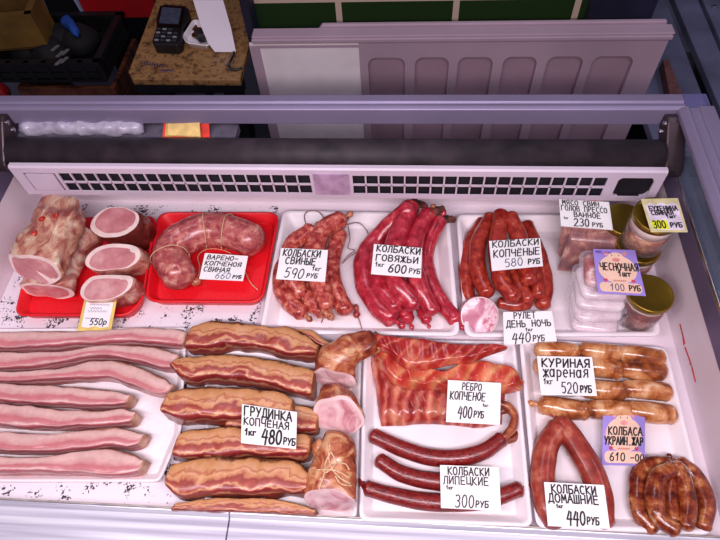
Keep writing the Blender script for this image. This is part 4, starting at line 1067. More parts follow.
sausage('beef_sausage', Z([(318, 118), (290, 170), (272, 240), (285, 320), (325, 400), (375, 460)]), 8.2, BEEF, ZT, 'beef sausage along the right side of its bunch, pointing at the pink meat roll', group=G2, seed=15, knots=(1, 1), knotmat=BEEF, lift=[.02, .01, 0, 0, 0, 0])
for i, (u, v, rr__, lb) in enumerate([(202, 448, 8.0, 'round beef sausage end bottom left of the beef bunch'), (268, 455, 6.2, 'small beef sausage end at the bottom right of the beef bunch')]):
    x = Z([(u-8, v-20), (u+5, v+10)])
    sausage('beef_sausage_end', x, rr__, BEEF, ZT, lb, group=G2, seed=30+i, knots=(0, 1), lump=.1)

DRY = mottled('dry_casing', [], 0)
def tip(par_label, pts, rs):
    par = [x for x in bpy.data.objects if x.get('label', '').startswith(par_label)][0]
    mb = MB(); mb.tube(spline([P(*q) for q in pts], 10), [rs[0]+(rs[1]-rs[0])*i/9 for i in range(10)], 10)
    for q in mb.v: q += noise.noise_vector(q*160)*.002
    o = mb.out('dried_tip', DRY, par, smooth=True)
tip('central beef', [(410, 208, .060), (418, 204, .058), (426, 206, .050)], (.010, .005))
tip('beef sausage just right', [(428, 215, .056), (436, 211, .054), (443, 209, .050)], (.009, .006))
tip('beef sausage along', [(440, 222, .036), (448, 219, .034), (455, 220, .030)], (.008, .006))
tip('big central', [(339, 221, .046), (344, 218, .046), (348, 220, .044)], (.008, .005))
tip('pork sausage upper left', [(309, 231, .044), (312, 228, .044), (313, 233, .042)], (.008, .005))
# thin smoked sausages
G3 = 'thin smoked sausages on the back tray'
Z = lambda pts: zz(450, 200, 3.6, pts)
for pts, r, z, lb, sd, lf in [
    ([(112, 85), (75, 150), (58, 230), (60, 320), (75, 370)], 6.6, ZT, 'smoked sausage at the far left of the thin smoked bunch', 41, None),
    ([(143, 72), (108, 135), (97, 210), (108, 280), (130, 325)], 7.8, ZT+.012, 'smoked sausage second from left in the thin smoked bunch', 42, None),
    ([(182, 60), (172, 130), (172, 210), (185, 290), (222, 342)], 8.0, .032, 'smoked sausage through the middle of its bunch, tip bending right below the 580 card', 43, [0, 0, 0, 0, 0]),
    ([(222, 68), (245, 130), (262, 200), (282, 280)], 7.8, .034, 'smoked sausage with its round tip just below the 580 price card', 44, None),
    ([(278, 98), (308, 170), (332, 250), (342, 320), (335, 370)], 7.2, ZT, 'smoked sausage on the outer right of the thin smoked bunch', 45, None),
    ([(235, 270), (255, 320), (278, 350)], 7.2, ZT+.010, 'smoked sausage lying low in the gap right of the middle one', 46, None),
    ([(190, 372), (230, 378), (275, 372)], 6.4, ZT, 'smoked sausage lying crossways at the bottom of the thin smoked bunch', 47, None),
    ([(290, 240), (312, 300), (318, 335)], 6.4, ZT+.014, 'smoked sausage between the round tip and the outer right sausage', 48, None)]:
    sausage('smoked_sausage', Z(pts), r*1.1, SMOK, z, lb, group=G3, seed=sd, lump=.05, knots=(0, 0), lift=lf)

# pink roll slice
c0 = P(480, 316, .028); c1 = c0+Vector((-.004, .014, -.022)); nrm = None
sc = scale_at(c0); RL = 20/sc
rol = log('meat_roll', [(c1, RL*.98, RL*.98), (c1.lerp(c0, .5), RL, RL), (c0, RL, RL)], (1, 0, 0), mottled('roll_film_side', [(.3, (200, 110, 130)), (.7, (236, 190, 200))], 30, .2, .6, .2), 'round pink and white meat roll in clear film beside the 440 price card', 'meat roll', seed=3, n=8, sq=1, wob=.0006, faces_=(0, 1),
    face_mat=mottled('roll_face', [(.3, (206, 106, 136)), (.44, (222, 140, 160)), (.52, (244, 214, 222)), (.62, (226, 150, 170)), (.75, (248, 226, 230))], 16, .22, .6, .2, dist=1.8), rim_mat=FATW, inner=.95)

# head-meat vacuum packs
HEADM = mottled('pressed_head_meat', [(.28, (134, 46, 38)), (.45, (176, 84, 66)), (.6, (206, 130, 104)), (.75, (232, 188, 164))], 45, .2, .8, .3, dist=.5)
def packbox(name, bot, top, label, cat, mat, group, bev=.006, film=True):
    o_ = MB(); o_.add(bot+top, [(3, 2, 1, 0), (4, 5, 6, 7), (0, 1, 5, 4), (1, 2, 6, 5), (2, 3, 7, 6), (3, 0, 4, 7)])
    o = o_.out(name, mat); bevel(o, bev, 4); tag(o, label, cat, group)
    if film:
        c = sum(bot+top, Vector())/8
        f_ = MB(); f_.add([c+(p-c)*1.035 for p in bot]+[c+(p-c)*1.035 for p in top], [(3, 2, 1, 0), (4, 5, 6, 7), (0, 1, 5, 4), (1, 2, 6, 5), (2, 3, 7, 6), (3, 0, 4, 7)])
        f = f_.out('film', FILM, o); bevel(f, bev, 3)
        tp = top; ce = sum(tp, Vector())/4
    return o
def quad(pxs, z): return [P(u, v, z) for u, v in pxs]
packbox('head_meat_pack', quad([(556, 257), (592, 262), (598, 238), (562, 236)], .009), quad([(562, 226), (600, 229), (603, 198), (560, 197)], .085), 'vacuum packed block of pressed head meat at the back, leaning behind its twin', 'meat pack', HEADM, 'pressed head meat packs')
packbox('head_meat_pack', quad([(556, 272), (606, 276), (608, 259), (560, 258)], .009), quad([(570, 238), (623, 243), (618, 224), (571, 220)], .072), 'vacuum packed block of pressed head meat directly under the 230 price card', 'meat pack', HEADM, 'pressed head meat packs')

# garlic lard packs: five flat packs stacked
LARD = mottled('white_lard', [(.3, (222, 196, 206)), (.5, (238, 222, 228)), (.7, (250, 240, 242))], 24, .2, .6, .2)
LARDT = mottled('lard_and_meat', [(.3, (196, 110, 112)), (.5, (226, 170, 172)), (.7, (244, 222, 222))], 30, .2, .7, .3)
tops = [(593, 314), (595, 303), (598, 292), (602, 281), (607, 270)]
for i, (u, v) in enumerate(tops):
    z0 = .0095+i*.0175; cen = P(u+2, v-1, z0+.016)
    hw, hd = .036+.001*(i % 2), .031
    ang = (-.10, .06, -.04, .05, -.12)[i]
    ca, sa = math.cos(ang), math.sin(ang)
    def ringq(hw, hd, z): return [Vector((cen.x+x*ca-y*sa, cen.y+x*sa+y*ca, z)) for x, y in ((-hw, -hd), (hw, -hd), (hw, hd), (-hw, hd))]
    lv = [(.86, 0), (1., .004), (1., .011), (.88, .0155)]
    vs = []; nn_ = None
    for k, dz in lv:
        rg = rounded(ringq(hw*k, hd*k, z0+dz), .016, 5)
        for q in rg: vs.append(q+noise.noise_vector(q*50)*.002)
        nn_ = len(rg)
    fs = [(a*nn_+j, a*nn_+(j+1) % nn_, (a+1)*nn_+(j+1) % nn_, (a+1)*nn_+j) for a in range(3) for j in range(nn_)]+[tuple(range(nn_))[::-1], tuple(3*nn_+j for j in range(nn_))]
    o = build('lard_pack', vs, fs, LARDT if i == 4 else LARD)
    tag(o, ['vacuum packed white lard, lowest in the stack beside the jars', 'vacuum packed white lard, second from the bottom of the stack', 'vacuum packed white lard in the middle of the stack', 'vacuum packed white lard, second from the top of the stack', 'vacuum packed lard and meat on top of the stack, under the lilac 100 card'][i], 'lard pack', 'stacked lard packs')
    mb = MB(); rg = rounded(ringq(hw+.006, hd+.006, z0+.008), .018, 5); mb.prism(rg, (0, 0, .0006)); mb.out('film', FILM, o)

# jars
def jar(x, y, z0, r, h, label, content, fat=.25, tilt=(0, 0)):
    root = empty('meat_jar', (x, y, z0)); tag(root, label, 'jar', 'glass jars of stewed meat')
    c = Vector((x, y, z0)); ax = Vector((tilt[0], tilt[1], 1)).normalized()
    mb = MB(); hc = h*.86
    mb.lathe([(r*.80, .002), (r*.92, .006), (r*.95, hc*.5), (r*.93, hc*(1-fat))], c, 32, ax); mb.out('meat', content, root, smooth=True)
    mb = MB(); mb.lathe([(r*.93, hc*(1-fat)+.0003), (r*.93, hc*.92), (r*.86, hc)], c, 32, ax); mb.out('fat_layer', plain('jar_fat', (232, 206, 196), .3, coat=.5, nscale=30, namt=.06), root, smooth=True)
    mb = MB(); mb.lathe([(r*.86, 0), (r*.99, .004), (r, .012), (r, hc*.85), (r*.88, hc)], c, 36, ax); mb.out('glass', CLEAR, root, smooth=True)
    mb = MB(); mb.lathe([(r*.97, h*.86), (r*1.0, h*.865), (r*1.0, h*.965), (r*.985, h*.99), (r*.93, h), (r*.88, h*.985), (r*.84, h*.985), (r*.80, h*.978), (r*.02, h*.978)], c, 40, ax); l = mb.out('lid', GOLD, root, smooth=True)
    return root
JM = mottled('stewed_meat', [(.3, (110, 40, 26)), (.45, (160, 74, 50)), (.6, (196, 116, 84)), (.75, (226, 170, 130))], 38, .25, .7, .3)
JD = mottled('dark_stewed_meat', [(.3, (96, 30, 30)), (.5, (146, 60, 54)), (.7, (200, 136, 120))], 36, .25, .7, .3)
pA = P(651, 293, .082); jar(pA.x, pA.y, .009, .034, .074, 'glass jar of dark meat with a gold lid in front, right of the lard packs', JD, .12)
pB = P(652, 258, .082); 
pB = Vector((.372, .572, 0)); jar(pB.x, pB.y, .009, .034, .074, 'lower glass jar with a gold lid, beneath the jar carrying the 300 card', JD, .2)
pC = Vector((.376, .578, 0)); jar(pC.x, pC.y, .0835, .0335, .074, 'upper glass jar with a white fat ring, standing on another jar under the 300 card', JM, .3, (-.03, -.02))
pD = P(625, 219, .082); jar(pD.x, pD.y, .009, .034, .074, 'glass jar with a gold lid in the back corner behind the pressed meat', JM, .15)

# ================================================================ RAW BACON SLABS
G4 = 'raw bacon slabs on the front left tray'
raw = [
 ([(-25, 333, 354), (0, 332, 352), (50, 331, 351), (100, 330, 347), (140, 327, 346), (174, 328, 348), (184, 331, 349)], 'raw bacon slab rearmost of the seven, touching the yellow bordered card'),
 ([(-25, 353, 374), (0, 352, 372), (50, 351, 369), (100, 345, 360), (140, 345, 364), (166, 350, 371), (176, 354, 372)], 'raw bacon slab second from the back'),
 ([(-25, 374, 386), (0, 372, 385), (50, 369, 384), (90, 361, 381), (120, 361, 382), (145, 368, 392), (163, 377, 397), (170, 384, 397)], 'long raw bacon slab third from the back, curving down at its right end'),
 ([(-25, 382, 404), (0, 383, 404), (50, 385, 406), (90, 388, 409), (117, 391, 409), (129, 394, 408)], 'raw bacon slab in the middle of the seven'),
 ([(-25, 405, 429), (0, 403, 427), (50, 408, 430), (90, 410, 429), (122, 408, 427), (134, 411, 426)], 'raw bacon slab third from the front'),
 ([(-25, 433, 453), (0, 431, 453), (50, 433, 454), (90, 428, 451), (115, 427, 448), (132, 430, 450), (142, 433, 448)], 'raw bacon slab second from the front, with a brown right end'),
 ([(-25, 455, 474), (0, 456, 474), (50, 455, 474), (90, 449, 475), (115, 449, 477), (132, 453, 477), (141, 459, 475)], 'raw bacon slab nearest the front edge, with a brown right end')]
for i, (s, lb) in enumerate(raw):
    s = [(u, vt-.5, vb+2.5) for u, vt, vb in s]
    slab('bacon_slab', s, .030, RAWS[i % 3], ZT, lb, 'bacon slab', G4, seed=i*3.1, endmat=RIND, endlen=.006, wob=.0012)

# ================================================================ SMOKED BELLY
G5 = 'smoked belly pieces'
belly = [
 ([(194, 324, 354), (212, 320, 355), (240, 322, 351), (270, 326, 355), (292, 327, 360), (306, 335, 361), (315, 345, 361)], .040, .006, 'smoked belly piece rearmost, next to the tray of pork sausages', 0),
 ([(296, 329, 338), (312, 331, 345), (328, 342, 352)], .030, .006, 'orange end of a smoked belly piece peeking out behind the rearmost one', 1),
 ([(178, 360, 374), (192, 356, 385), (225, 354, 384), (260, 357, 388), (290, 363, 396), (312, 369, 401)], .042, .006, 'smoked belly piece second from the back, slanting down to the right', 2),
 ([(171, 391, 419), (186, 387, 424), (215, 386, 425), (245, 387, 424), (278, 391, 424), (291, 397, 425)], .044, .012, 'smoked belly piece just behind the 480 price card', 3),
 ([(232, 408, 432), (270, 404, 432), (300, 404, 434), (316, 410, 434)], .030, .006, 'streaky smoked belly piece whose right end shows beside the 480 price card', 1),
 ([(181, 433, 461), (200, 428, 462), (235, 426, 460), (275, 428, 459), (300, 433, 462), (309, 437, 460)], .040, .006, 'smoked belly piece under the 480 price card', 2),
 ([(174, 463, 491), (186, 460, 499), (220, 456, 497), (255, 457, 497), (285, 458, 496), (299, 462, 496), (307, 470, 496)], .042, .006, 'smoked belly piece second from the front with a dark ragged hollow', 0),
 ([(178, 504, 513), (200, 500, 513), (235, 498, 514), (270, 499, 515), (295, 504, 516), (314, 510, 518)], .022, .006, 'low smoked belly piece at the very front, along the glass ledge', 3)]
for i, (s, h, z0, lb, mi) in enumerate(belly):
    s = [(u, vt-1, vb+(2.5 if i < 7 else 0)) for u, vt, vb in s]
    slab('smoked_belly', s, h, BELS[mi], z0, lb, 'smoked belly', G5, seed=i*2.7+1, endmat=BRIND, wob=.0017, endlen=.005)

# ================================================================ HAM PIECES
G6 = 'tied ham pieces'
# upper ham: white face towards us
f0 = P(334, 379, .034); b1 = P(340, 358, .045); b2 = P(368, 345, .040); b3 = P(378, 349, .030)
s_ = scale_at(f0)
log('ham_piece', [(b3, .012, .014), (b2, .020, .020), (b1, .030, .028), (f0, .0370, .028)], (1, .2, 0), HAMS, 'ham piece with an oval pale cut face, rearmost of the three, under the ribs edge', 'ham', G6, seed=3, face_mat=HAMF, inner=.86, off=(0, -.06), faces_=(0, 1), shear=(0, -.55), wob=.0038, sq=.95, zmin=.006, rim_mat=plain('ham_fat', (240, 206, 206), .4, coat=.3, nscale=20, namt=.05))
f0 = P(338, 415, .036); b1 = P(340, 402, .034); b2 = P(346, 396, .028)
log('ham_piece', [(b2, .024, .016), (b1, .034, .024), (f0, .0405, .029)], (1, .1, 0), HAMS, 'ham piece with a round swirled cut face, middle of the three', 'ham', G6, seed=6, face_mat=HAMF, inner=.88, off=(0, -.05), faces_=(0, 1), shear=(0, -.6), wob=.003, sq=.95, zmin=.006, rim_mat=MC['ham_fat'])
c_ = [P(338, 437, .034), P(336, 456, .036), P(333, 478, .036), P(331, 502, .032)]
h3 = log('ham_piece', [(c_[0], .022, .026), (c_[1], .027, .028), (c_[2], .034, .029), (c_[3], .0365, .026)], (1, 0, 0), HAMS, 'ham roll bound with white netting twine, nearest the front edge', 'ham', G6, seed=8, face_mat=HAMF, inner=.9, faces_=(0, 1), shear=(0, -.5), wob=.003, sq=.9, zmin=.006, rim_mat=MC['ham_fat'])
tagm = [P(322, 444, .052), P(318, 452, .050)]
mb = MB(); mb.lathe([(.006, -.012), (.011, -.006), (.012, .004), (.009, .012), (.003, .016)], P(320, 450, .042), 16, (.3, 1, .1))
for q in mb.v: q += noise.noise_vector(q*60)*.005
mb.out('loose_flap', HAMS, h3, smooth=True)
def hz(u, v, z): return P(u, v, z)
zt_ = .066
def dense(pts):
    return [(q.x, q.y) for q in spline([Vector((x, y, 0)) for x, y in pts], 24)]
for pts in ([(330, 444), (329, 458), (333, 470), (340, 478), (350, 484)], [(317, 470), (327, 470), (337, 471), (349, 478)], [(335, 462), (345, 464), (349, 470)], [(325, 472), (320, 487), (317, 499)], [(331, 452), (326, 462), (324, 472), (329, 471), (336, 462), (331, 452)], [(335, 476), (341, 484), (351, 486)]):
    cord('netting_twine', [on_surface(h3, u, v, .001) for u, v in dense(pts)], .0011, TWINE, h3, 40)

# ================================================================ RIBS
G7 = 'smoked rib racks'
quilt('rib_rack', [(370, 362), (378, 352), (420, 372), (460, 385), (500, 392), (505, 400)], [(381, 427), (400, 426), (430, 424), (455, 426), (480, 428), (502, 424)], .010, .006, .018, RIBA, 'rack of smoked ribs lowest and nearest, its bones running towards the front', 'ribs', G7, ridges=9, amp=.0022, seed=2, wob=.002)
quilt('rib_rack', [(374, 350), (392, 352), (412, 369), (440, 372), (470, 362), (495, 364), (512, 372), (524, 383)], [(380, 371), (393, 384), (410, 388), (432, 391), (455, 396), (480, 397), (505, 395), (522, 391)], .026, .026, .020, RIBC, 'smoked rib rack in the middle layer, with pale fat streaks on its right side', 'ribs', G7, ridges=6, amp=.003, seed=5, wob=.004)
quilt('rib_rack', [(369, 337), (385, 337), (415, 338), (450, 344), (480, 346), (508, 347)], [(372, 344), (392, 358), (409, 371), (436, 368), (470, 362), (506, 350)], .048, .046, .014, RIBB, 'red pointed rib rack uppermost at the back', 'ribs', G7, ridges=12, amp=.0012, seed=8, wob=.002)
o, _, _ = sausage('meat_strip', [(498, 412), (509, 410), (516, 418), (520, 430), (515, 438), (506, 441)], 4.6, mottled('meat_strip_skin', [(.3, (120, 44, 24)), (.5, (170, 76, 44)), (.7, (206, 120, 76))], 50, .35, .4, .4), ZT, 'curled strip of smoked meat trailing right from under the 400 card', 'meat strip', knots=(0, 0), seed=71, lump=.14, seg=12)
sausage('meat_strip', [(500, 404), (508, 407), (515, 416), (512, 428), (505, 436)], 4.4, mottled('meat_strip_skin', [], 0), ZT+.012, 'second shorter smoked meat strip inside the curl beside the 400 price card', 'meat strip', knots=(0, 0), seed=72, lump=.14, seg=12)

# long red sausages
G8 = 'long red sausages'
sausage('long_sausage', [(376, 437), (398, 447), (425, 456), (455, 458), (482, 452), (499, 441)], 8.6, DARKR, ZT, 'long dark red sausage rearmost of the three on the ribs tray', group=G8, seed=51, lump=.025, knots=(0, 0), taper=.1)
sausage('long_sausage', [(382, 462), (400, 473), (425, 480), (455, 483), (480, 480)], 8.6, DARKR, ZT, 'long dark red sausage in the middle of the three, running under the 300 price card', group=G8, seed=52, lump=.025, knots=(0, 0), taper=.1)
o, _, _ = sausage('long_sausage', [(370, 489), (390, 495), (420, 501), (455, 503), (490, 499), (516, 490)], 8.8, DARKR, ZT, 'long dark red sausage nearest the front with a pointed curled left tip', group=G8, seed=53, lump=.025, knots=(0, 1), taper=.12)
mb = MB(); mb.tube(spline([P(369, 490, .018), P(363, 485, .018), P(360, 478, .020)], 8), [.010, .009, .008, .007, .006, .005, .004, .002], 12); mb.out('pointed_tip', DARKR, o, smooth=True)

# home sausages
G9 = 'thick home style sausages'
Z = lambda pts: zz(530, 410, 4.32, pts)
sausage('home_sausage', Z([(112, 92), (75, 150), (58, 230), (55, 320), (70, 410), (98, 464)]), 12, HOME, ZT, 'thick home style sausage on the left of the pair under the 440 card', group=G9, seed=61, lump=.03, knots=(1, 0), taper=.1)
sausage('home_sausage', Z([(140, 72), (185, 130), (232, 205), (275, 290), (305, 380), (313, 462)]), 12, HOME, ZT, 'thick home style sausage on the right of the pair under the 440 card', group=G9, seed=62, lump=.03, knots=(1, 0), taper=.1)

# fried sausage bunch
G10 = 'fried dark sausages at front right'
Z = lambda pts: zz(600, 450, 6, pts)
sausage('fried_sausage', Z([(385, 85), (290, 95), (232, 160), (222, 260), (240, 380), (300, 455)]), 9.0, UKR, ZT, 'fried sausage on the outer left curve of the front right bunch', group=G10, seed=81, knots=(0, 0), lump=.07)
sausage('fried_sausage', Z([(410, 125), (355, 150), (330, 230), (332, 330), (370, 420), (430, 465)]), 9.2, UKR, ZT+.018, 'fried sausage second from left in the front right bunch', group=G10, seed=82, knots=(0, 0), lump=.07)
sausage('fried_sausage', Z([(450, 140), (428, 210), (425, 300), (440, 400)]), 7.2, UKR, ZT+.012, 'narrow fried sausage in the middle of the front right bunch', group=G10, seed=83, knots=(0, 0), lump=.07)
sausage('fried_sausage', Z([(460, 110), (490, 170), (515, 250), (530, 340), (520, 440)]), 8.4, UKR, ZT+.016, 'fried sausage just left of the tied string in the front right bunch', group=G10, seed=84, knots=(0, 0), lump=.07)
o, _, _ = sausage('fried_sausage', Z([(490, 95), (560, 150), (615, 240), (635, 340), (620, 440)]), 9.2, UKR, ZT, 'fried sausage on the outer right of the front right bunch, tied with string', group=G10, seed=85, knots=(1, 0), lump=.07)
cord('string', [P(u, v, .042) for u, v in Z([(430, 90), (425, 60), (440, 72), (500, 85), (530, 120), (555, 200), (560, 320), (555, 430)])], .0009, TWINEG, o, 40)

# chicken sausage links
G11 = 'fried chicken sausage links'
Z = lambda pts: zz(530, 335, 4.8, pts)
rows = [
 ([(55, 72), (205, 78)], 8.0, ZT+.014, 'rear strand'), ([(275, 72), (400, 84)], 8.2, ZT+.014, 'rear strand'), ([(462, 90), (610, 110)], 8.4, ZT+.014, 'rear strand'),
 ([(55, 150), (235, 150)], 8.6, ZT, 'second strand'), ([(285, 148), (405, 165)], 9.6, ZT, 'second strand'), ([(470, 160), (612, 172)], 9.6, ZT, 'second strand'),
 ([(90, 245), (235, 250)], 9.0, ZT, 'third strand'), ([(285, 262), (425, 268)], 9.2, ZT, 'third strand'), ([(480, 258), (640, 274)], 9.0, ZT, 'third strand'),
 ([(80, 340), (245, 362)], 9.6, ZT, 'front strand'), ([(312, 358), (445, 362)], 9.6, ZT, 'front strand'), ([(500, 362), (660, 382)], 9.6, ZT, 'front strand')]
side = ['left end', 'middle', 'right end']
for i, (pts, r, z, st_) in enumerate(rows):
    a, b = pts; mid = ((a[0]+b[0])/2, (a[1]+b[1])/2+(3 if i % 2 else -2))
    sausage('chicken_sausage', Z([a, mid, b]), r*1.1, CHICK, z, 'fried chicken sausage link at the %s of the %s, near the 520 card' % (side[i % 3], st_), group=G11, seed=90+i, knots=(1, 0) if i == 9 else (0, 0), lump=.035, taper=.10)

# ================================================================ PRICE CARDS
o, fn = card('price_card', [(85, 297), (117, 298), (111, 331), (77, 331)], .030, .15, 'small price card with an ornate yellow border reading 550, leaning on the first red tray', mat=plain('yellow_border_card', (226, 196, 110), .6, nscale=40, namt=.12))
patch('white_field', [(.10, .12), (.3, .09), (.5, .14), (.7, .09), (.9, .12), (.92, .84), (.76, .92), (.6, .82), (.5, .9), (.4, .82), (.24, .92), (.08, .84)], fn, CARD, o)
ink('small_print', squiggle((.22, .76, .82, .79), 20)+squiggle((.25, .64, .6, .70), 9)+squiggle((.2, .55, .78, .61), 12)+squiggle((.16, .36, .5, .38), 12), fn, .0006, INKP, o)
write(o, fn, [('550р', .30, .18, .84, .36, 1.3, .15)])

o, fn = card('price_card', [(205, 253), (248, 256), (243, 281), (199, 279)], .030, .15, 'price card reading 660 below the ring sausage on the red tray')
write(o, fn, [('ВАРЕНО-', .06, .77, .80, .93, 1.2, .1), ('КОПЧЕНОЯ', .04, .54, .90, .70, 1.2, .1), ('СВИНАЯ', .04, .30, .66, .47, 1.2, .1), ('660', .34, .05, .70, .27, .8, .1, INKB), ('РУБ', .74, .08, .95, .2, 1.2, .1)])
o, fn = card('price_card', [(281, 248), (328, 250), (325, 282), (276, 279)], .068, .16, 'price card reading 590 lying on the pork sausages')
write(o, fn, [('КОЛБАСКИ', .05, .75, .86, .96, 1.5, .06), ('СВИНЫЕ', .12, .50, .78, .71, 1.5, .06), ('1кг', .70, .33, .90, .46, 1.1, .1), ('590', .12, .06, .55, .36, 1.3, .15), ('РУБ', .60, .10, .84, .23, 1.2, .1)])
o, fn = card('price_card', [(374, 244), (422, 248), (421, 278), (371, 274)], .084, .14, 'price card reading 600 lying on the beef sausages')
write(o, fn, [('КОЛБАСКИ', .05, .76, .98, .97, 1.5, .04), ('ГОВЯЖЬИ', .05, .46, .94, .66, 1.5, .04), ('1кг', .06, .26, .26, .40, 1.1), ('600', .32, .10, .70, .36, 1.6, .1), ('РУБ', .74, .12, .98, .28, 1.2, .1)])
o, fn = card('price_card', [(489, 241), (540, 238), (543, 266), (492, 271)], .072, .12, 'price card reading 580 lying on the thin smoked sausages')
write(o, fn, [('КОЛБАСКИ', .04, .76, .97, .97, 1.4, .06), ('КОПЧЁНЫЕ', .04, .42, .97, .66, 1.4, .06), ('580', .24, .08, .62, .34, 1.0, .05, INKB), ('РУБ', .70, .10, .95, .27, 1.4, .08)])
o, fn = card('price_card', [(503, 312), (552, 311), (557, 342), (504, 345)], .036, .2, 'price card reading 440 beside the round pink meat roll')
write(o, fn, [('РУЛЕТ', .20, .78, .66, .97, 1.2), ('ДЕНЬ НОЧЬ', .05, .52, .95, .72, 1.3), ('1кг', .42, .38, .58, .48, .9), ('440', .14, .04, .52, .33, 1.3, .06), ('РУБ', .54, .06, .78, .24, 1.2, .06)])
o, fn = card('price_card', [(559, 199), (609, 202), (613, 230), (561, 226)], .090, .10, 'price card reading 230 on the pressed head meat packs')
write(o, fn, [('МЯСО СВИН.', .05, .80, .88, .97, 1.1), ('ГОЛОВ ПРЕССО', .02, .58, .94, .76, 1.1), ('ВАННОЕ', .26, .37, .80, .54, 1.2), ('1кг', .06, .27, .16, .34, .8), ('230', .24, .04, .56, .31, 1.4, .04), ('РУБ', .60, .06, .82, .2, 1.1)])
YB2 = MC['yellow_border_card']
o, fn = card('price_card', [(641, 199), (678, 198), (688, 232), (651, 232)], .163, .05, 'price card with a yellow border and a highlighted 300 on the upper jar', mat=plain('cream_border_card', (226, 214, 160), .5, nscale=40, namt=.1))
patch('white_field', [(.07, .06), (.93, .06), (.93, .78), (.8, .88), (.65, .80), (.5, .90), (.35, .80), (.2, .88), (.07, .78)], fn, plain('lilac_white', (232, 216, 234), .6), o)
patch('highlight', (.08, .08, .52, .34), fn, plain('highlighter', (226, 240, 40), .5), o, .0006)
write(o, fn, [('БУЖЕНИНА', .12, .62, .90, .76, 1.3), ('СВИНАЯ', .14, .50, .76, .62, 1.3), ('1шт', .52, .40, .80, .50, 1.2), ('300', .10, .11, .46, .32, 1.4), ('РУБ', .56, .13, .90, .26, 1.5)])
def pig_card(corners, z, tilt, label, twist=0.):
    o, fn = card('price_card', corners, z, tilt, label, mat=plain('lilac_card', (160, 138, 216), .45, nscale=12, namt=.12), twist=twist)
    PE = plain('peach_print', (240, 200, 176), .5, nscale=20, namt=.04)
    PK = plain('pink_print', (232, 150, 146), .5)
    ell = lambda cx, cy, rx, ry, n=26: [(cx+rx*math.cos(2*PI*k/n), cy+ry*math.sin(2*PI*k/n)) for k in range(n)]
    patch('printed_oval', ell(.5, .55, .43, .32), fn, PE, o, .0003)
    patch('printed_face', ell(.5, .80, .20, .13), fn, PE, o, .0004)
    patch('printed_ear', [(.26, .84), (.22, .95), (.36, .91)], fn, PK, o, .00045); patch('printed_ear', [(.74, .84), (.78, .95), (.64, .91)], fn, PK, o, .00045)
    patch('printed_snout', ell(.5, .76, .09, .045), fn, PK, o, .0005)
    ink('printed_eyes', [[(.42, .85), (.42, .87)], [(.58, .85), (.58, .87)]], fn, .0011, INK, o)
    patch('printed_heart', [(.15, .30), (.20, .25), (.25, .30), (.22, .34), (.2, .32), (.18, .34)], fn, INKR, o, .0006); patch('printed_heart', [(.75, .30), (.8, .25), (.85, .30), (.82, .34), (.8, .32), (.78, .34)], fn, INKR, o, .0006)
    rr2 = [(.08+.06*math.cos(a)-.0, .0) for a in (0,)]
    patch('price_field', rounded_uv(.05, .04, .95, .25, .09), fn, PE, o, .0005)
    ink('small_print', strokes('МЯС', (.05, .90, .22, .96))+squiggle((.23, .90, .42, .94), 8), fn, .0007, plain('violet_ink', (110, 60, 170), .5), o)
    ink('small_print', squiggle((.36, .275, .64, .31), 12), fn, .0006, INKR, o)
    return o, fn
def rounded_uv(x0, y0, x1, y1, r):
    out = []
    for cx, cy, a0 in ((x1-r, y1-r, 0), (x0+r, y1-r, 90), (x0+r, y0+r, 180), (x1-r, y0+r, 270)):
        for k in range(5): a = math.radians(a0+k*22.5); out.append((cx+r*math.cos(a), cy+r*math.sin(a)))
    return out
o, fn = pig_card([(593, 249), (635, 250), (646, 296), (598, 293)], .100, .12, 'lilac price card reading 100 on the stack of lard packs')
write(o, fn, [('ЧЕСНОЧНАЯ', .10, .52, .98, .68, 1.4, .03), ('1шт', .48, .40, .78, .52, 1.4)])
write(o, fn, [('100', .26, .08, .58, .22, .9, .05, INKB), ('РУБ', .66, .09, .92, .20, 1.4, .05)])
o, fn = pig_card([(603, 409), (645, 411), (645, 466), (602, 465)], .022, .12, 'lilac price card reading 610-00 in front of the chicken sausages')
write(o, fn, [('КОЛБАСА', .12, .54, .94, .68, 1.4), ('УКРАИН.ЖАР', .04, .36, .96, .50, 1.4), ('610', .16, .08, .54, .22, 1.2, .04), ('-00', .64, .08, .98, .20, 1.2, .04)])
o, fn = card('price_card', [(537, 356), (592, 357), (597, 396), (541, 395)], .046, .12, 'price card reading 520 lying on the chicken sausages')
write(o, fn, [('КУРИНАЯ', .05, .72, .95, .93, 1.7, .06), ('жареная', .06, .46, .90, .76, 1.5, .06), ('1кг', .06, .28, .24, .42, 1.1, .05), ('520', .36, .06, .68, .33, 1.2, .05), ('РУБ', .70, .08, .92, .25, 1.5, .05)])
o, fn = card('price_card', [(448, 380), (501, 383), (500, 425), (446, 422)], .050, .15, 'price card reading 400 lying on the ribs')
write(o, fn, [('РЕБРО', .26, .78, .64, .95, 1.1, .06), ('КОПЧЕНОЕ', .04, .54, .72, .73, 1.2, .06), ('1кг', .66, .40, .78, .48, .8, .05), ('400', .20, .12, .48, .38, 1.3, .06), ('РУБ', .50, .14, .70, .29, 1.2, .06)])
o, fn = card('price_card', [(440, 465), (499, 467), (501, 511), (441, 508)], .030, .18, 'price card reading 300 lying on the long red sausages')
write(o, fn, [('КОЛБАСКИ', .12, .78, .84, .96, 1.3), ('ЛИПЕЦКИЕ', .04, .56, .82, .74, 1.2), ('1кг', .09, .44, .22, .52, 1.0), ('300', .22, .04, .56, .32, 1.2, .06), ('РУБ', .57, .06, .80, .20, 1.2, .06)])
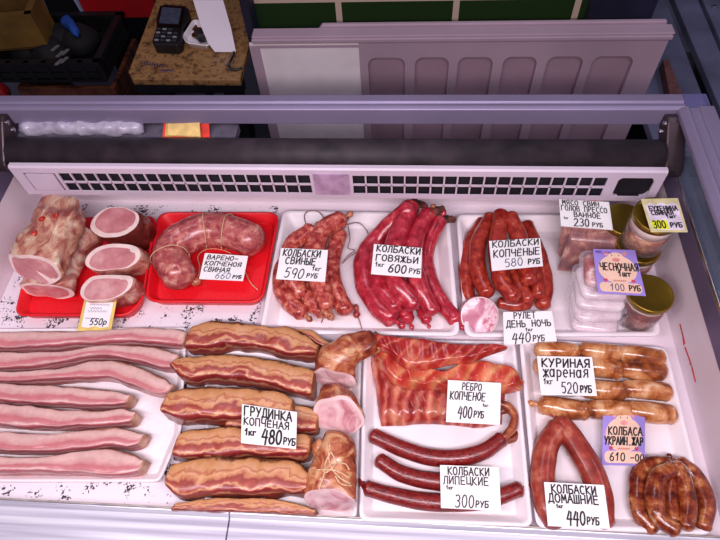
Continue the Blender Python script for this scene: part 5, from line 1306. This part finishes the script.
o, fn = card('price_card', [(544, 482), (604, 485), (610, 529), (548, 526)], .043, .12, 'price card reading 440 lying on the thick home style sausages')
write(o, fn, [('КОЛБАСКИ', .10, .76, .86, .95, 1.4), ('ДОМАШНИЕ', .04, .54, .88, .73, 1.4), ('1кг', .16, .42, .28, .50, 1.0), ('440', .30, .06, .62, .36, 1.6, .06), ('РУБ', .63, .08, .84, .24, 1.3, .06)])
o, fn = card('price_card', [(242, 404), (297, 412), (296, 449), (241, 443)], .060, .12, 'price card reading 480 lying on the smoked belly pieces')
write(o, fn, [('ГРУДИНКА', .03, .72, .92, .96, 1.7), ('КОПЧЁНАЯ', .03, .48, .88, .67, 1.4), ('1кг', .06, .22, .28, .38, 1.7), ('480', .36, .06, .74, .42, 2.1, .06), ('РУБ', .76, .08, .99, .26, 1.5, .04)])

# ================================================================ LIGHT
def area(name, loc, size, power, color, target):
    l = bpy.data.lights.new(name, 'AREA'); l.shape = 'RECTANGLE'; l.size, l.size_y = size; l.energy = power; l.color = color
    o = bpy.data.objects.new(name, l); COL.objects.link(o); o.location = loc
    d = (Vector(target)-Vector(loc)).normalized(); o.rotation_euler = d.to_track_quat('-Z', 'Y').to_euler(); return o
area('case_lamp', (-.14, -.02, .80), (1.3, .08), 9.6, (1., .87, .925), (-.12, .34, 0))
area('ceiling_fill_lamp', (-.6, 1.4, 2.6), (1.2, .3), 8, (.86, .84, 1.), (-.2, .8, 0))
area('ceiling_fill_lamp', (.3, -.9, 2.3), (1.2, .3), 19, (.92, .82, .98), (.1, 1.2, -.2))  # fill added above the aisle to brighten the upright panel faces
area('ceiling_fill_lamp', (1.8, .8, 2.4), (1.2, .3), 8, (.80, .86, 1.), (.8, 1.0, -.4))
w = bpy.data.worlds.new('world'); S.world = w; w.use_nodes = True
w.node_tree.nodes['Background'].inputs[0].default_value = (.42, .36, .52, 1); w.node_tree.nodes['Background'].inputs[1].default_value = .15
S.view_settings.view_transform = 'Standard'; S.view_settings.look = 'None'; S.view_settings.gamma = 1; S.view_settings.exposure = -.06
S.view_settings.use_curve_mapping = False
